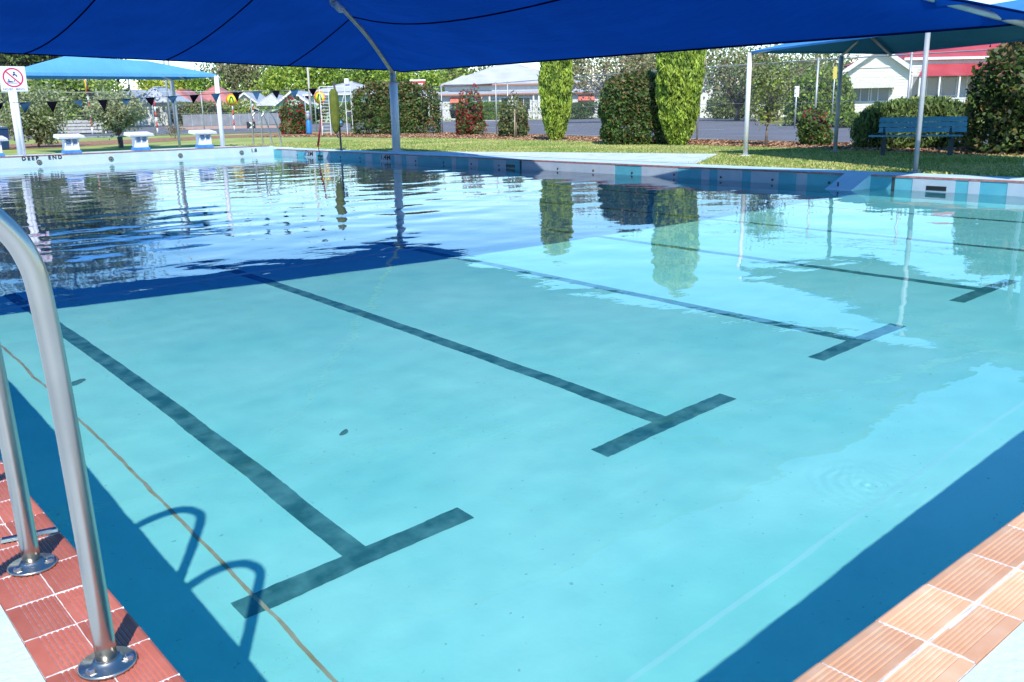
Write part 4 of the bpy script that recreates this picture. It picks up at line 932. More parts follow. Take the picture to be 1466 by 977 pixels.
# far trees
def far(x, ybase, D, w_, h, th, label, mats, probs, **k):
    q = at(x, ybase, D); return tree("background_tree", q.x, q.y, h, w_, th, label, mats, probs, group=None, **k)
TR = [
 (20, 118, 18, 20.5, 4.0, "dark open-crowned gum tree at the top left corner above the sign", ["gumd", "gum"], [0.7, 0.3], dict(n=9500, size=0.30, clumps=60, trunk_r=0.35)),
 (75, 100, 15, 18.0, 2.5, "dark gum tree above the left end of the light blue shelter", ["gumd", "gum", "mid"], [0.5, 0.35, 0.15], dict(n=9500, size=0.30, clumps=56, trunk_r=0.3)),
 (118, 95, 9, 15.0, 2.2, "dark-leaved tree seen under the light blue shelter roof", ["gumd", "mid"], [0.6, 0.4], dict(n=5200, size=0.28, clumps=36, trunk_r=0.2)),
 (40, 85, 9, 5.6, 0.8, "olive green tree behind the no bombing sign", ["bright", "olive"], [0.5, 0.5], dict(n=5200, size=0.2, clumps=30, trunk_r=0.2)),
 (110, 84, 8, 5.4, 0.8, "olive green tree behind the tall left hedge", ["bright", "olive"], [0.45, 0.55], dict(n=4600, size=0.2, clumps=28, trunk_r=0.2)),
 (238, 150, 7, 8.6, 2.5, "yellow-leaved tree left of the street light poles", ["yel", "bright"], [0.6, 0.4], dict(n=1500, size=0.34, clumps=16, trunk_r=0.22)),
 (280, 158, 11, 9.0, 2.0, "green tree over the red roofs beside the white corner post", ["mid", "bright"], [0.5, 0.5], dict(n=2800, size=0.34, clumps=24, trunk_r=0.25)),
 (335, 165, 12, 11.0, 2.5, "thin-crowned gum tree above the round crossing sign", ["gum", "olive", "brown"], [0.5, 0.3, 0.2], dict(n=2600, size=0.34, clumps=30, trunk_r=0.3, bark=m_barkp)),
 (375, 170, 12, 11.5, 2.5, "brownish gum tree left of the bright green trees", ["gum", "brown", "olive"], [0.4, 0.35, 0.25], dict(n=2600, size=0.34, clumps=30, trunk_r=0.3, bark=m_barkp)),
 (415, 150, 13, 9.6, 1.5, "bright green tree above the white roof, left of the tall power pole", ["bright", "yel", "mid"], [0.6, 0.15, 0.25], dict(n=4200, size=0.33, clumps=30, trunk_r=0.3)),
 (470, 156, 13, 11.0, 1.5, "bright green tree right of the tall power pole", ["bright", "mid"], [0.6, 0.4], dict(n=4400, size=0.34, clumps=30, trunk_r=0.3)),
 (530, 150, 12, 10.5, 1.5, "mid green tree above the right end of the pale green building", ["mid", "bright"], [0.55, 0.45], dict(n=4400, size=0.33, clumps=30, trunk_r=0.3)),
 (590, 140, 12, 8.8, 1.0, "bright green tree above the give way sign", ["bright", "mid", "yel"], [0.6, 0.3, 0.1], dict(n=4400, size=0.3, clumps=30, trunk_r=0.3)),
 (645, 165, 12, 10.0, 2.0, "gum tree showing above the left end of the white hip roof", ["gum", "olive", "bright"], [0.4, 0.3, 0.3], dict(n=3200, size=0.34, clumps=28, trunk_r=0.3, bark=m_barkp)),
 (700, 172, 12, 9.6, 2.0, "gum tree behind the ridge of the white hip roof", ["gum", "olive"], [0.6, 0.4], dict(n=2600, size=0.34, clumps=26, trunk_r=0.3)),
 (812, 120, 8, 7.0, 1.5, "olive green tree right behind the slim conifer", ["olive", "gum", "brown"], [0.4, 0.3, 0.3], dict(n=1900, size=0.26, clumps=26, trunk_r=0.2)),
 (872, 72, 8.5, 6.6, 1.6, "sparse brown tree with a pale forked trunk above the round shrub", ["brown", "olive", "gum"], [0.5, 0.3, 0.2], dict(n=4600, size=0.15, clumps=50, trunk_r=0.26, bark=m_barkp, spread=0.22)),
 (925, 110, 9, 8.2, 1.5, "hazy blue-green tree behind the round dark shrub", ["grey", "gum"], [0.5, 0.5], dict(n=3200, size=0.26, clumps=28, trunk_r=0.25)),
 (1020, 95, 9, 8.4, 1.5, "thin brownish tree right of the larger conifer", ["brown", "olive", "gum"], [0.4, 0.35, 0.25], dict(n=3200, size=0.2, clumps=44, trunk_r=0.22, bark=m_barkp, spread=0.24)),
 (1055, 70, 6, 6.0, 1.0, "olive green tree behind the white shelter post", ["olive", "brown", "mid"], [0.45, 0.3, 0.25], dict(n=2600, size=0.15, clumps=34, trunk_r=0.2)),
 (1110, 66, 6.5, 6.0, 0.8, "dense dark olive tree behind the lawn shelter's roof edge", ["brown", "mid", "olive"], [0.3, 0.3, 0.4], dict(n=3600, size=0.14, clumps=36, trunk_r=0.2)),
 (1160, 72, 6.5, 5.6, 0.8, "mid green tree behind the shelter's back post", ["mid", "olive", "brown"], [0.4, 0.35, 0.25], dict(n=3400, size=0.15, clumps=34, trunk_r=0.2)),
 (1200, 84, 5, 5.6, 1.0, "bare brownish tree beside the cream gabled house", ["brown", "gum"], [0.6, 0.4], dict(n=1500, size=0.15, clumps=30, trunk_r=0.15)),
]
for k, (x, D, w_, h, th, lb, ms, pr, kw) in enumerate(TR): far(x, 175, D, w_, h, th, lb, ms, pr, seed=40 + k, **kw)
# reads as one mass behind everything
N = 26000; u = nrg.random(N); P = np.zeros((N, 3))
xs_ = -120 + 1750 * u; hh = 5.0 + 2.5 * np.array([noise.noise(Vector((q * 0.02, 0, 0))) + 0.5 * noise.noise(Vector((q * 0.07, 3, 0))) for q in xs_])
for k in range(N):
    q = at(xs_[k], 160, 215 + 25 * nrg.random()); P[k] = (q.x, q.y, hh[k] * nrg.random() ** 0.8)
tri_cloud("distant_woodland", P, 1.0, [F["gum"], F["mid"], F["olive"]], nrg.choice(3, N, p=[0.4, 0.3, 0.3]))
# ------------------------------------------------------------------ houses and street
m_wb = mottled("white_weatherboard_paint", (0.64, 0.63, 0.59), (0.56, 0.56, 0.53), 1.2, 0.6)
m_cream = mottled("cream_weatherboard_paint", (0.76, 0.74, 0.64), (0.68, 0.67, 0.58), 1.2, 0.6)
m_green = mottled("pale_green_wall_paint", (0.42, 0.60, 0.44), (0.50, 0.66, 0.50), 1.0, 0.6)
m_glass = material("dark_window_glass", (0.03, 0.04, 0.05), 0.08, 0, 0.8)
m_glassp = material("curtained_window_glass", (0.22, 0.24, 0.26), 0.15, 0, 0.8)
m_trimw = material("white_trim_paint", (0.75, 0.75, 0.74), 0.5)
m_rust_g = material("orange_gutter_paint", (0.42, 0.16, 0.07), 0.6)
def roof_mat(name, c, d):
    m = mottled(name, c, d, 0.7, 0.5, detail=3); t = m.node_tree; b_ = t.nodes["Principled BSDF"]
    tc = nd(m, "ShaderNodeTexCoord"); wv = nd(m, "ShaderNodeTexWave"); wv.inputs["Scale"].default_value = 4.0; wv.bands_direction = 'X'
    t.links.new(tc.outputs["Object"], wv.inputs["Vector"]); bp = nd(m, "ShaderNodeBump"); bp.inputs["Strength"].default_value = 0.5; bp.inputs["Distance"].default_value = 0.02
    t.links.new(wv.outputs["Fac"], bp.inputs["Height"]); t.links.new(bp.outputs[0], b_.inputs["Normal"]); return m
m_rwhite = roof_mat("white_iron_roof", (0.52, 0.53, 0.56), (0.44, 0.45, 0.49))
m_rgrey = roof_mat("pale_grey_iron_roof", (0.50, 0.53, 0.56), (0.42, 0.45, 0.48))
m_rred = roof_mat("red_iron_roof", (0.42, 0.04, 0.05), (0.50, 0.08, 0.085))
m_rpink = roof_mat("faded_red_tile_roof", (0.46, 0.15, 0.13), (0.54, 0.22, 0.19))
def house(x0, x1, D, label, wall_m, roof_m, eave, ridge, depth, kind="hip", base=0.0, over=0.45, wins=(), rot=0.0, gut=None, cat="house", boards=True):
    """x0, x1: left and right ends of the front wall as bearings, D: distance along the view"""
    a = at(x0, 170, D); c = at(x1, 170, D); W = (Vector((c.x, c.y)) - Vector((a.x, a.y))).length
    e = tag(empty("house", (a.x, a.y, base), RZ + rot), label, cat)
    b = MB()
    b.box(0, 0.03, 0, W, depth, eave)
    if boards:
        n = int(eave / 0.16)
        for k in range(n):
            z = 0.02 + k * 0.16
            b.add([(-0.012, 0.0, z), (W + 0.012, 0.0, z), (W, 0.028, z + 0.16), (0, 0.028, z + 0.16), (0, 0.03, z), (W, 0.03, z)], [(0, 1, 2, 3), (4, 5, 1, 0)])
            b.add([(-0.03, 0.03, z), (-0.03, depth, z), (0, depth, z + 0.16), (0, 0.03, z + 0.16)], [(0, 1, 2, 3)])
    if kind in ("gable", ):
        gm = MB(); m_ = (W / 2, ridge)
    b.obj("wall", wall_m, e)
    o = over; b = MB()
    if kind == "hip":
        hr = min(W, depth) / 2 + o; ym = depth / 2
        rx0, rx1 = (-o + hr, W + o - hr) if W > depth else (W / 2 - 0.01, W / 2 + 0.01)
        ry0, ry1 = (ym, ym) if W > depth else (-o + hr, depth + o - hr)
        b.add([(-o, -o, eave), (W + o, -o, eave), (W + o, depth + o, eave), (-o, depth + o, eave), (rx0, ry0, ridge), (rx1, ry1, ridge),
               (-o, -o, eave - 0.12), (W + o, -o, eave - 0.12), (W + o, depth + o, eave - 0.12), (-o, depth + o, eave - 0.12)],
              ([(0, 1, 5, 4), (1, 2, 5), (2, 3, 4, 5), (3, 0, 4)] if W > depth else [(0, 1, 4), (1, 2, 5, 4), (2, 3, 5), (3, 0, 4, 5)]) + [(6, 7, 1, 0), (7, 8, 2, 1), (8, 9, 3, 2), (9, 6, 0, 3), (9, 8, 7, 6)])
        rf = b.obj("roof", roof_m, e)
        b = MB(); 
        for p, q in (((-o, -o, eave), (rx0, ry0, ridge)), ((W + o, -o, eave), (rx1, ry0 if W > depth else ry0, ridge)), ((rx0, ry0, ridge), (rx1, ry1, ridge))):
            b.tube([Vector(p) + Vector((0, 0, 0.03)), Vector(q) + Vector((0, 0, 0.03))], 0.08, 6)
        b.obj("ridge_cap", m_rgrey if roof_m is m_rwhite else roof_m, rf)
    elif kind == "gable":      # gable end faces the front
        sl = (ridge - eave) / (W / 2); t_ = 0.10
        b.add([(-o, -o, eave - o * sl), (W / 2, -o, ridge), (W + o, -o, eave - o * sl), (-o, depth, eave - o * sl), (W / 2, depth, ridge), (W + o, depth, eave - o * sl),
               (-o, -o, eave - o * sl - t_), (W / 2, -o, ridge - t_), (W + o, -o, eave - o * sl - t_), (-o, depth, eave - o * sl - t_), (W / 2, depth, ridge - t_), (W + o, depth, eave - o * sl - t_)],
              [(0, 1, 4, 3), (1, 2, 5, 4), (6, 9, 10, 7), (7, 10, 11, 8), (3, 4, 10, 9), (4, 5, 11, 10)])
        rf = b.obj("roof", roof_m, e)
        b = MB(); y0 = -o - 0.03
        for s_, xa, xb in ((0, -o, W / 2), (1, W / 2, W + o)):
            za, zb = (eave - o * sl, ridge) if s_ == 0 else (ridge, eave - o * sl)
            b.hull8([(xa, y0, za - 0.26), (xb, y0, zb - 0.26), (xb, -o, zb - 0.26), (xa, -o, za - 0.26)], [(xa, y0, za + 0.02), (xb, y0, zb + 0.02), (xb, -o, zb + 0.02), (xa, -o, za + 0.02)])
        b.obj("barge_board", m_trimw, rf)
        b = MB(); b.add([(0, 0.02, eave), (W, 0.02, eave), (W / 2, 0.02, ridge), (0, 0.1, eave), (W, 0.1, eave), (W / 2, 0.1, ridge)], [(0, 1, 2), (0, 3, 4, 1), (3, 5, 4)])
        b.box(0.0, -0.03, eave - 0.06, W, 0.019, eave + 0.06); b.obj("gable_wall", wall_m, e)
    if gut:
        b = MB(); b.box(-o, -o - 0.07, eave - 0.13, W + o, -o - 0.005, eave + 0.02); b.obj("gutter", gut, e)
    for wn in wins:
        u0, u1, z0, z1 = wn[:4]; aw = wn[4] if len(wn) > 4 else None; f = 0.07
        b = MB(); yb = -0.05
        b.box(u0 - f, yb, z1, u1 + f, 0.029, z1 + f); b.box(u0 - f, yb, z0 - f, u1 + f, 0.029, z0); b.box(u0 - f, yb, z0, u0, 0.029, z1); b.box(u1, yb, z0, u1 + f, 0.029, z1)
        nm = max(1, int(round((u1 - u0) / 0.8)))
        for k in range(1, nm): xm = u0 + (u1 - u0) * k / nm; b.box(xm - 0.03, yb, z0, xm + 0.03, 0.029, z1)
        wf = b.obj("window", m_trimw, e)
        b = MB(); b.box(u0, -0.022, z0, u1, -0.016, z1); b.obj("pane", m_glass if (u1 + u0) * 7 % 2 < 1.3 else m_glassp, wf)
        if aw:
            b = MB(); b.hull8([(u0 - 0.2, -0.75, z1 - 0.45), (u1 + 0.2, -0.75, z1 - 0.45), (u1 + 0.2, -0.02, z1 + 0.12), (u0 - 0.2, -0.02, z1 + 0.12)],
                              [(u0 - 0.2, -0.76, z1 - 0.42), (u1 + 0.2, -0.76, z1 - 0.42), (u1 + 0.2, -0.02, z1 + 0.16), (u0 - 0.2, -0.02, z1 + 0.16)])
            for s_ in (u0 - 0.2, u1 + 0.19): b.add([(s_, -0.75, z1 - 0.45), (s_, -0.02, z1 + 0.12), (s_, -0.02, z1 - 0.75)], [(0, 1, 2)])
            b.obj("awning", aw, wf)
    return e, W
m_awr = mottled("red_awning", (0.60, 0.13, 0.08), (0.66, 0.20, 0.14), 3, 0.6)
m_aww = mottled("cream_ribbed_awning", (0.40, 0.46, 0.32), (0.66, 0.70, 0.56), 9, 0.6)
# white hip-roofed house across the intersection
e, W = house(624, 862, 101, "long white house with a white hip roof and orange gutter beyond the clipped hedge", m_wb, m_rwhite, 2.85, 3.75, 9, over=0.5, gut=m_rust_g,
             wins=[(1.9, 3.1, 1.1, 2.4, m_awr), (6.2, 7.2, 1.1, 2.4), (7.4, 8.2, 1.1, 2.4), (9.2, 10.6, 1.1, 2.4), (11.8, 13.6, 1.1, 2.4), (16.2, 17.6, 1.1, 2.4, m_awr)])
b = MB(); y0 = 1.2
b.add([(0.6, y0, 3.95), (16.4, y0, 3.95), (16.4, 10, 3.95), (0.6, 10, 3.95), (7.2, 5.6, 6.15), (9.4, 5.6, 6.15), (0.6, y0, 3.8), (16.4, y0, 3.8), (16.4, 10, 3.8), (0.6, 10, 3.8)],
      [(0, 1, 5, 4), (1, 2, 5), (2, 3, 4, 5), (3, 0, 4), (6, 7, 1, 0), (7, 8, 2, 1), (8, 9, 3, 2), (9, 6, 0, 3)])
up = b.obj("upper_roof", m_rwhite, e)
b = MB(); b.box(1.0, 1.6, 2.9, 16.0, 9.6, 3.79); b.obj("upper_wall", m_wb, e)
b = MB(); b.tube([(0.6, y0, 3.97), (7.2, 5.6, 6.17), (9.4, 5.6, 6.17), (16.4, y0, 3.97)], 0.08, 6); b.obj("ridge_cap", m_rgrey, up)
b = MB(); b.add([(0.9, 0.6, 3.96), (6.4, 0.6, 3.96), (6.4, 5, 3.96), (0.9, 5, 3.96), (3.0, 2.8, 5.0), (5.6, 2.8, 5.0)], [(0, 1, 5, 4), (1, 2, 5), (2, 3, 4, 5), (3, 0, 4)]); b.obj("side_roof", m_rwhite, e)
b = MB(); b.box(0.6, y0 - 0.08, 3.78, 16.4, y0 - 0.01, 3.93); b.obj("gutter", m_rust_g, e)
for u in (5.2, 6.1, 8.6, 9.0, 11.0, 11.6, 14.0):
    b = MB(); b.box(u - 0.09, -0.42, 0, u + 0.09, -0.26, 2.8); b.obj("verandah_post", m_trimw, e)
# pale green building
e, W = house(446, 548, 108, "pale green building with a broad white iron roof beyond the street", m_green, m_rwhite, 3.3, 4.75, 8, over=0.7, gut=m_trimw,
             wins=[(1.0, 2.2, 1.2, 2.4), (3.2, 4.4, 1.2, 2.4), (5.3, 6.3, 1.2, 2.4), (6.9, 7.9, 1.2, 2.4)])
b = MB(); b.box(W * 0.45, 2, 4.6, W * 0.45 + 0.5, 2.5, 5.15); b.obj("chimney", m_trimw, e)
house(400, 443, 106, "pale green gabled wing with white barge boards left of the tall power pole", m_green, m_rwhite, 2.5, 3.8, 9, "gable", wins=[(1.0, 2.4, 1.1, 2.0)])
house(374, 402, 118, "small white-roofed hip house behind the far handrails", m_green, m_rwhite, 2.3, 3.7, 8, "hip", wins=[(0.7, 1.5, 0.9, 1.9)])
house(335, 372, 124, "small pale house with a grey gable right of the round crossing sign", m_wb, m_rwhite, 2.7, 4.1, 8, "gable", wins=[(0.8, 1.8, 1.0, 2.0, m_aww)])
house(268, 336, 138, "house with a long faded red roof behind the white corner post", m_wb, m_rpink, 2.7, 5.6, 9, "hip", wins=[(1, 2.2, 1, 2), (4, 5, 1, 2)])
house(238, 272, 122, "white house with a red roof seen between the shelter's posts", m_wb, m_rpink, 2.9, 4.6, 8, "hip", wins=[(0.6, 1.4, 1, 2), (2.1, 2.9, 1, 2)])
e, W = house(196, 240, 112, "white weatherboard house with a pale grey roof above the middle starting block", m_wb, m_rgrey, 2.9, 4.7, 8, "hip", wins=[(0.7, 1.5, 1.0, 2.1), (2.2, 3.0, 1.0, 2.1)])
house(164, 192, 128, "white gabled house seen behind the grey-green small tree", m_wb, m_rwhite, 3.2, 5.0, 9, "gable")
house(-20, 20, 120, "pale house at the left edge behind the no bombing sign", m_wb, m_rgrey, 2.8, 4.4, 9, "hip")
# pale house behind the trees right of the larger conifer
house(1002, 1050, 88, "pale cream two-gabled house half hidden by thin trees", m_cream, m_rwhite, 2.9, 4.4, 8, "gable", wins=[(0.6, 1.4, 0.7, 1.7), (2.1, 2.6, 1.1, 1.6)], boards=False)
house(1052, 1128, 84, "low cream house behind the young tree by the fence", m_cream, m_rgrey, 2.2, 3.4, 7, "hip", wins=[(1.0, 2.0, 0.8, 1.7)], boards=False)
house(575, 640, 132, "pale roofed house almost hidden behind the box-shaped shrub", m_wb, m_rwhite, 3.0, 4.6, 8, "hip")
# red-roofed house on the right
e, W = house(1208, 1289, 53, "cream weatherboard gabled house with a ribbed awning across the road", m_cream, m_trimw, 3.15, 4.35, 7, "gable", over=0.35, rot=-0.30, wins=[(0.45, 2.35, 1.25, 2.4, m_aww)])
for u in (0.8, 1.25, 1.75): 
    b = MB(); b.box(u, -0.06, 1.25, u + 0.05, -0.023, 2.4); b.obj("window_bar", m_trimw, e)
e, W = house(1290, 1560, 56, "white house with a big bright red iron roof and a red verandah roof", m_wb, m_rred, 3.75, 6.1, 10, "hip", over=0.2, gut=m_trimw, wins=[(0.5, 3.2, 1.5, 2.65), (3.9, 6.0, 1.5, 2.65)])
b = MB(); b.hull8([(0.2, -1.5, 2.62), (10.6, -1.5, 2.62), (10.6, 0.0, 3.3), (1.2, 0.0, 3.3)], [(0.2, -1.5, 2.68), (10.6, -1.5, 2.68), (10.6, 0.0, 3.38), (1.2, 0.0, 3.38)]); b.obj("verandah_roof", m_rred, e)
for u in (0.3, 1.5, 2.7, 3.9, 5.1): 
    b = MB(); b.box(u, -1.42, 0, u + 0.09, -1.33, 2.62); b.obj("verandah_post", m_trimw, e)
b = MB(); b.box(0.3, -1.45, 0.0, 10.5, -1.36, 1.35); b.obj("verandah_wall", m_wb, e)
b = MB(); b.box(1.0, 1.2, 4.4, 1.5, 1.6, 4.75); b.obj("roof_vent", m_trimw, e)
b = MB(); b.box(0, 0, 0, 4.2, 0.3, 0.75); q = at(1184, 166, 50.5); o = b.obj("garden_wall", mottled("pale_rendered_wall", (0.60, 0.57, 0.46), (0.70, 0.67, 0.56), 2, 0.8)); o.location = (q.x, q.y, 0); o.rotation_euler = (0, 0, RZ)
tag(o, "low pale garden wall in front of the cream gabled house", "wall")
# grey panel fence beyond the street
q = at(262, 175, 99); gf = tag(empty("panel_fence", (q.x, q.y, 0), RZ), "long grey panel fence beyond the street behind the white corner post", "fence")
m_gf = mottled("grey_fence_sheet", (0.20, 0.21, 0.23), (0.27, 0.28, 0.30), 1.5, 0.8)
for k in range(12):
    b = MB(); b.box(k * 1.05, 0, 0.05, k * 1.05 + 1.0, 0.04, 1.25); b.obj("panel", m_gf, gf)
    b = MB(); b.box(k * 1.05 + 1.0, -0.02, 0, k * 1.05 + 1.05, 0.06, 1.3); b.obj("fence_post", m_greypost, gf)
q = at(-30, 175, 66); gf = tag(empty("rail_fence", (q.x, q.y, 0), RZ), "low pale timber rail fence behind the sign pole on the left", "fence")
m_tr = mottled("pale_weathered_timber", (0.38, 0.36, 0.36), (0.50, 0.48, 0.47), 3, 0.9)
for k in range(4):
    b = MB(); b.box(0, 0, 0.08 + k * 0.24, 9.0, 0.05, 0.26 + k * 0.24); b.obj("rail", m_tr, gf)
for k in range(6):
    b = MB(); b.box(k * 1.78, 0.051, 0, k * 1.78 + 0.1, 0.14, 1.05); b.obj("fence_post", m_tr, gf)

# chain-link fence ------------------------------------------------------------
m_wire = material("galvanised_wire", (0.42, 0.44, 0.44), 0.5, 0.7)
m_fpost = mottled("galvanised_fence_post", (0.38, 0.40, 0.41), (0.5, 0.52, 0.52), 3, 0.5, metal=0.5)
def chain_fence(pts, H, label, post_ts, pitch=0.085):
    e = tag(empty("chain_link_fence", (*pts[0], 0)), label, "fence"); o = Vector((*pts[0], 0))
    P = [Vector((*q, 0)) - o for q in pts]; seg = [(b_ - a).length for a, b_ in zip(P, P[1:])]; T = sum(seg)
    def pos(s_):
        for (a, c), l in zip(zip(P, P[1:]), seg):
            if s_ <= l: return a.lerp(c, max(0, s_) / l)
            s_ -= l
        return P[-1]
    V, Fc = [], []; r = 0.0014
    n = int(T / pitch)
    for sgn in (1, -1):
        for k in range(-int(H / pitch) - 1, n + int(H / pitch) + 1):
            s0 = k * pitch; steps = 3; prev = None
            for i in range(steps + 1):
                z = 0.05 + (H - 0.07) * i / steps; s_ = s0 + sgn * (z - 0.05)
                if -0.01 <= s_ <= T + 0.01:
                    q = pos(s_) + Vector((0, 0, z)); q.x += 0.003 * sgn
                    c = len(V); V += [(q.x - r, q.y - r, q.z), (q.x + r, q.y - r, q.z), (q.x, q.y + r, q.z)]
                    if prev is not None:
                        for m_ in range(3): Fc.append((prev + m_, prev + (m_ + 1) % 3, c + (m_ + 1) % 3, c + m_))
                    prev = c
                else: prev = None
    me = bpy.data.meshes.new("wire_mesh"); me.from_pydata(V, [], Fc); me.materials.append(m_wire); me.update()
    tag(link("wire_mesh", me, e), kind="stuff")
    for z in (H, H * 0.5, 0.06):
        b = MB(); b.tube([p_ + Vector((0, 0.02, z)) for p_ in P], 0.02 if z == H else 0.006, 6); b.obj("rail", m_fpost, e)
    for s_ in post_ts:
        q = pos(s_ * T); b = MB(); b.tube([q + Vector((0, 0.05, -0.05)), q + Vector((0, 0.05, H + 0.06))], 0.032, 8)
        if s_ in (0, 1): pass
        b.obj("post", m_fpost, e)
    return e
f1 = [(fenceX(y), y) for y in (-8, 5, 9, 15.3, 24.3, 35, 45, 54)]
chain_fence(f1, 2.42, "tall chain-link fence along the road behind the shrubs", [0, 0.07, 0.135, 0.20, 0.265, 0.325, 0.37, 0.45, 0.51, 0.595, 0.68, 0.70, 0.78, 0.86, 0.93, 1])
chain_fence([(28.9, 54), (24, 57.0), (12, 57.8), (-4, 58.5)], 2.6, "tall chain-link fence behind the starting blocks, with rails", [0.0, 0.1, 0.19, 0.28, 0.37, 0.46, 0.55, 0.64, 0.73, 0.82, 0.91, 1])

# signs, poles ------------------------------------------------------------------
m_str_r = material("red_stripe_paint", (0.62, 0.03, 0.02), 0.5)
m_yg = material("yellow_sign_face", (0.75, 0.80, 0.02), 0.4); m_or = material("orange_sign_ring", (0.85, 0.22, 0.02), 0.4); m_gfig = material("dark_green_figure", (0.02, 0.10, 0.02), 0.5)
def striped(x, y, h, label, disc=None, yaw=RZ, group="red and white crossing posts"):
    e = tag(empty("crossing_post", (x, y, 0)), label, "sign" if disc else "post", group); e.rotation_euler = (0, 0, yaw); n = 7
    for k in range(n):
        b = MB(); b.tube([(0, 0, h * k / n), (0, 0, h * (k + 1) / n)], 0.05, 10); b.obj("stripe_band", m_str_r if k % 2 else m_trimw, e)
    if disc:
        R_, zc = disc
        b = MB(); b.lathe([(R_, -0.015), (R_, 0.015)], 32); dsk = b.obj("sign_disc", m_or, e); dsk.rotation_euler = (math.pi / 2, 0, 0); dsk.location = (0, -0.075, zc)
        b = MB(); b.lathe([(R_ * 0.76, 0.0155), (R_ * 0.76, 0.02)], 32); b.obj("sign_face", m_yg, dsk)
        b = MB(); s_ = R_ / 0.4      # pair of walking legs
        for pl in ([(-0.20, -0.20), (-0.11, -0.20), (-0.03, 0.06), (0.0, 0.22), (-0.09, 0.22)], [(0.11, -0.20), (0.20, -0.20), (0.09, 0.22), (0.0, 0.22), (0.03, 0.06)], [(-0.05, 0.10), (0.05, 0.10), (0.06, 0.22), (-0.06, 0.22)]):
            zz = 0.022 + 0.0005 * len(b.f) ; b.prism([(p_[0] * s_, p_[1] * s_) for p_ in pl], 0.0202, zz)
        b.obj("walking_legs", m_gfig, dsk)
    return e
def G(x, y): 
    d = at(x, y, 1.0) - CAM; t_ = -CAM.z / d.z; q = CAM + d * t_; return q.x, q.y
q = G(133, 193.5); striped(*q, 3.75, "round yellow crossing sign turned almost edge-on, seen under the shelter roof", (0.52, 3.25), yaw=RZ - 1.03)
q = G(336, 187.5); striped(*q, 2.6, "round yellow crossing sign facing the pool, right of the white corner post", (0.42, 2.25))
q = G(462, 189); striped(*q, 2.35, "round yellow crossing sign in front of the white ladder frame", (0.40, 2.12), yaw=RZ - 0.35)
q = G(226, 191); striped(*q, 2.55, "red and white striped post without a sign above the middle starting block")
q = G(364, 180.5); striped(*q, 2.2, "red and white striped post without a sign right of the facing crossing sign")
q = G(432, 181.5); striped(*q, 2.2, "short red and white striped post beside the conical red-leaved shrub")
q = at(598, 118, 60); gw = tag(empty("give_way_sign", (q.x, q.y, 0), RZ), "red and white give way sign showing over the box-shaped shrub", "sign")
b = MB(); b.tube([(0, 0.04, 0), (0, 0.04, 3.2)], 0.035, 8); b.obj("pole", m_galv, gw)
b = MB(); b.prism([(-0.5, 0.02), (0, -0.82), (0.5, 0.02), (0.46, 0.06), (-0.46, 0.06)], -0.01, 0.01); o = b.obj("sign_face", m_str_r, gw); o.rotation_euler = (math.pi / 2, 0, 0); o.location = (0, 0, 3.03)
b = MB(); b.prism([(-0.36, -0.06), (0, -0.66), (0.36, -0.06)], 0.0105, 0.014); b.obj("white_triangle", m_sign, o)
b = MB(); b.box(-0.53, -0.012, 3.11, 0.53, 0.01, 3.21); b.obj("top_strip", m_sign, gw)
q = G(360, 186.5); ch = tag(empty("chevron_sign", (*q, 0), RZ), "small black board with a white chevron arrow on the traffic island", "sign")
b = MB(); b.box(-0.33, 0, 0.12, 0.33, 0.03, 0.62); bd = b.obj("board", m_black, ch); 
b = MB(); b.prism([(-0.15, 0.14), (0.02, 0.14), (0.24, 0.37), (0.02, 0.60), (-0.15, 0.60), (0.07, 0.37)], 0.0, 0.008); o = b.obj("chevron", m_sign, bd); o.rotation_euler = (math.pi / 2, 0, 0); o.location = (0, -0.001, 0)
b = MB(); b.box(-0.25, 0.03, 0, -0.2, 0.07, 0.14); b.box(0.2, 0.03, 0, 0.25, 0.07, 0.14); b.obj("foot", m_galv, ch)
bb = tag(empty("tap_post", (25.9, 48.2, 0), RZ), "blue and grey upright bollard between the conical shrub and the ladder frame", "bollard")
b = MB(); b.lathe([(0.13, 0), (0.15, 0.1), (0.14, 0.7), (0.09, 0.78)], 14); b.obj("body", material("bright_blue_plastic", (0.03, 0.22, 0.60), 0.45), bb)
b = MB(); b.lathe([(0.085, 0.781), (0.10, 1.15), (0.09, 1.16)], 12); b.obj("collar", m_greypost, bb)
b = MB(); b.lathe([(0.11, 1.161), (0.11, 1.26), (0.03, 1.3)], 12); b.obj("cap", m_recess, bb)
def power_pole(x, D, h, label, arm=True, r=0.14, m_=None):
    q = at(x, 175, D); e = tag(empty("power_pole", (q.x, q.y, 0), RZ), label, "pole"); b = MB(); b.tube([(0, 0, 0), (0, 0, h)], [r, r * 0.7], 9); b.obj("mast", m_ or m_tr, e)
    if arm: b = MB(); b.box(-1.1, -0.05, h - 0.7, 1.1, 0.05, h - 0.58); b.obj("cross_arm", m_tr, e)
    return q
P1 = power_pole(446, 98, 9.0, "tall pale power pole in front of the pale green building", m_=mottled("bleached_pole_timber", (0.50, 0.46, 0.38), (0.6, 0.56, 0.48), 2, 0.9))
P2 = power_pole(191, 112, 9.5, "brown power pole left of the white weatherboard house")
power_pole(244, 70, 8.5, "left one of the two thin grey street light poles under the shelter roof", False, 0.09, m_greypost)
power_pole(250.5, 68, 8.5, "right one of the two thin grey street light poles under the shelter roof", False, 0.09, m_greypost)
power_pole(1062, 90, 6.7, "distant pole showing above the corner of the lawn shelter", False, 0.08)
b = MB()
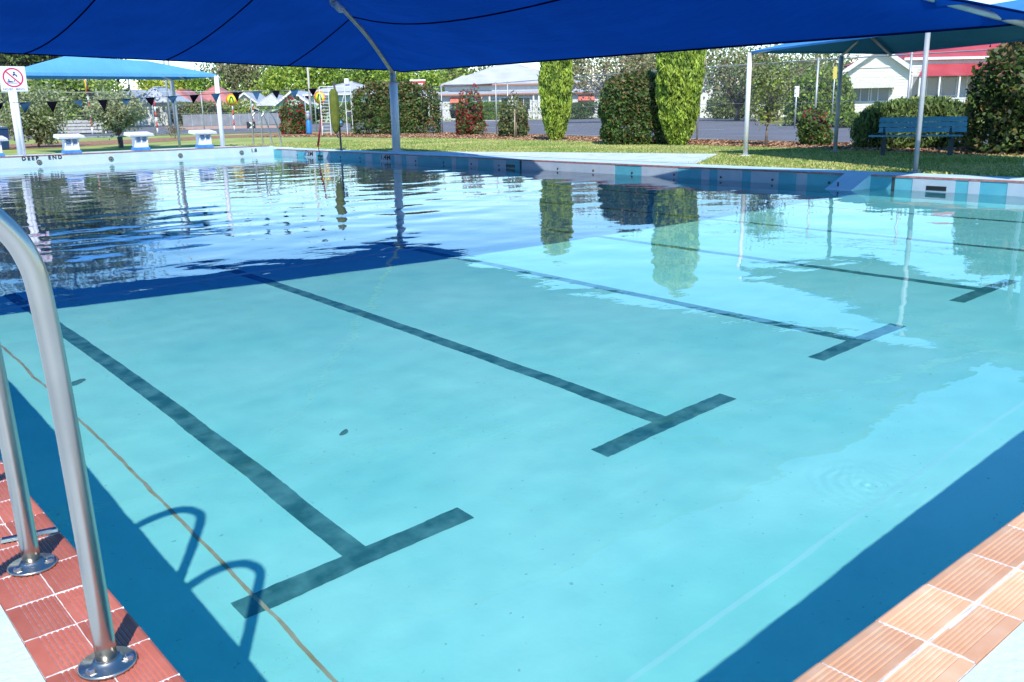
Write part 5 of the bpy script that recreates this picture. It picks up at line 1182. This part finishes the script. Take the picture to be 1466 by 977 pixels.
for k in (-0.9, 0, 0.9):
    a = Vector((P2.x - 60, P2.y + 25, 9 + 0.0)); m_ = Vector((P2.x + k * 0.76, P2.y - k * 0.65, 8.9)); c = Vector((P1.x + k * 0.76, P1.y - k * 0.65, 8.4))
    for p_, q_ in ((a, m_), (m_, c)):
        pts = []
        for i in range(13):
            s_ = i / 12; v = p_.lerp(q_, s_); v.z -= 2.2 * 4 * s_ * (1 - s_) * 0.45; pts.append(v)
        b.tube(pts, 0.022, 4)
wr_ = tag(b.obj("power_lines", m_dark), "thin power lines strung between the street poles on the left", "wire")
q = at(1138, 178, 44); e = tag(empty("street_sign", (q.x, q.y, 0), RZ), "small white sign plate on a thin post across the road", "sign")
b = MB(); b.tube([(0, 0.03, 0), (0, 0.03, 1.95)], 0.035, 8); b.obj("pole", m_galv, e)
b = MB(); b.box(-0.11, -0.01, 1.5, 0.11, 0.01, 2.0); b.obj("sign_plate", m_sign, e)
q = at(1191, 170, 46); e = tag(empty("street_sign", (q.x, q.y, 0), RZ), "narrow yellow sign plate showing above the back of the shelter post", "sign")
b = MB(); b.tube([(0, 0.03, 0), (0, 0.03, 2.9)], 0.03, 8); b.obj("pole", m_galv, e)
b = MB(); b.box(-0.10, -0.01, 2.35, 0.10, 0.01, 2.95); b.obj("sign_plate", material("dull_yellow_sign", (0.62, 0.50, 0.10), 0.5), e)
q = G(152, 191); e = tag(empty("marker_post", (*q, 0), RZ), "short white post on the verge behind the starting blocks", "post")
b = MB(); b.box(-0.06, -0.06, 0, 0.06, 0.06, 1.0); b.hull8([(-0.06, -0.06, 1.0), (0.06, -0.06, 1.0), (0.06, 0.06, 1.0), (-0.06, 0.06, 1.0)], [(-0.02, -0.02, 1.06), (0.02, -0.02, 1.06), (0.02, 0.02, 1.06), (-0.02, 0.02, 1.06)]); b.obj("body", m_trimw, e)
# ------------------------------------------------------------------ water
def water_h(x, y):
    a = min(1.0, max(0.12, (y - 3.0) / 9.0))          # calmer at the shallow end
    h = 0
    for kx, ky, am, ph in WAV:
        h += am * math.sin(kx * x + ky * y + ph)
    n = noise.noise(Vector((x * 0.9, y * 1.3, 0))) * 0.003 + noise.noise(Vector((x * 2.2 + 9, y * 3.6, 3))) * 0.0018
    h = 0.55 * a * (h * (0.55 + 0.9 * max(0, noise.noise(Vector((x * 0.25, y * 0.22, 7))) + 0.35)) + n)
    h += 0.0021 * noise.noise(Vector((x * 1.7, y * 1.7, 5)))
    if y < 9: h += 0.00058 * noise.noise(Vector((x * 3.9, y * 4.4, 9))) + 0.00008 * noise.noise(Vector((x * 8, y * 9, 4)))
    d = math.hypot(x - RING[0], (y - RING[1])) + 0.05 * noise.noise(Vector((x * 5, y * 5, 6)))
    if d < 0.30: h += 0.0004 * math.sin(d * 120) * (1 - d / 0.30) * (0.6 + 0.8 * noise.noise(Vector((x * 14, y * 14, 2))))
    return WZ + h
RING = (3.60, 1.46)
WAV = []
wr = random.Random(5)
for i in range(14):
    lam = wr.uniform(0.40, 1.15); th = math.radians(90) + wr.gauss(0, 0.38)
    k = 2 * math.pi / lam
    WAV.append((k * math.cos(th), k * math.sin(th), 0.0009 * lam, wr.uniform(0, 6.28)))
nx, ny = 280, 570
gx = np.linspace(X0 - 0.02, X1 + 0.02, nx); gy = np.linspace(Y0 - 0.02, Y1 + 0.02, ny)
gx2 = list(gx); gy2 = list(gy)
gy2 = sorted(gy2 + [0.5 * (a + b) for a, b in zip(gy2, gy2[1:]) if b < 5.0])
gx2 = sorted(gx2 + [0.5 * (a + b) for a, b in zip(gx2, gx2[1:]) if b < 5.0])
vs = [(x, y, water_h(x, y)) for y in gy2 for x in gx2]
nX, nY = len(gx2), len(gy2)
fs = [(j*nX+i, j*nX+i+1, (j+1)*nX+i+1, (j+1)*nX+i) for j in range(nY-1) for i in range(nX-1)]
top_n = len(fs)
if WATER_VOLUME:
    # sides and bottom, buried in walls and floor, close the body of water
    rim = [i for i in range(nX)] + [j*nX+nX-1 for j in range(1, nY)] + [(nY-1)*nX+i for i in range(nX-2, -1, -1)] + [j*nX for j in range(nY-2, 0, -1)]
    k = len(vs); vs += [(vs[i][0], vs[i][1], -2.4) for i in rim]; n = len(rim)
    fs += [(rim[(q+1) % n], rim[q], k+q, k+(q+1) % n) for q in range(n)]
    fs.append(tuple(range(k + n - 1, k - 1, -1)))
me = bpy.data.meshes.new("pool_water"); me.from_pydata(vs, [], fs)
me.polygons.foreach_set("use_smooth", [i < top_n for i in range(len(fs))]); me.update()
m = bpy.data.materials.new("clear_pool_water"); m.use_nodes = True; t = m.node_tree; t.nodes.clear(); L = t.links.new
o_ = nd(m, "ShaderNodeOutputMaterial")
gl = nd(m, "ShaderNodeBsdfPrincipled"); gl.inputs["Base Color"].default_value = (1, 1, 1, 1)
gl.inputs["Transmission Weight"].default_value = 1; gl.inputs["IOR"].default_value = 1.333; gl.inputs["Roughness"].default_value = 0.0
L(gl.outputs[0], o_.inputs["Surface"])
if WATER_VOLUME:
    va = nd(m, "ShaderNodeVolumeAbsorption"); va.inputs["Color"].default_value = (0.0, 0.86, 0.93, 1); va.inputs["Density"].default_value = 0.36
    L(va.outputs[0], o_.inputs["Volume"])
tc = nd(m, "ShaderNodeTexCoord"); mp = nd(m, "ShaderNodeMapping"); mp.inputs["Scale"].default_value = (5.0, 8.0, 1)
nz = nd(m, "ShaderNodeTexNoise"); nz.inputs["Scale"].default_value = 1.0; nz.inputs["Detail"].default_value = 2.5
L(tc.outputs["Object"], mp.inputs[0]); L(mp.outputs[0], nz.inputs["Vector"])
bp = nd(m, "ShaderNodeBump"); bp.inputs["Strength"].default_value = 0.06; bp.inputs["Distance"].default_value = 0.01
L(nz.outputs["Fac"], bp.inputs["Height"]); L(bp.outputs[0], gl.inputs["Normal"])
water = tag(link("pool_water", me, None, m), kind="structure")
water.cycles.is_caustics_caster = True
for r_ in receivers: r_.cycles.is_caustics_receiver = True
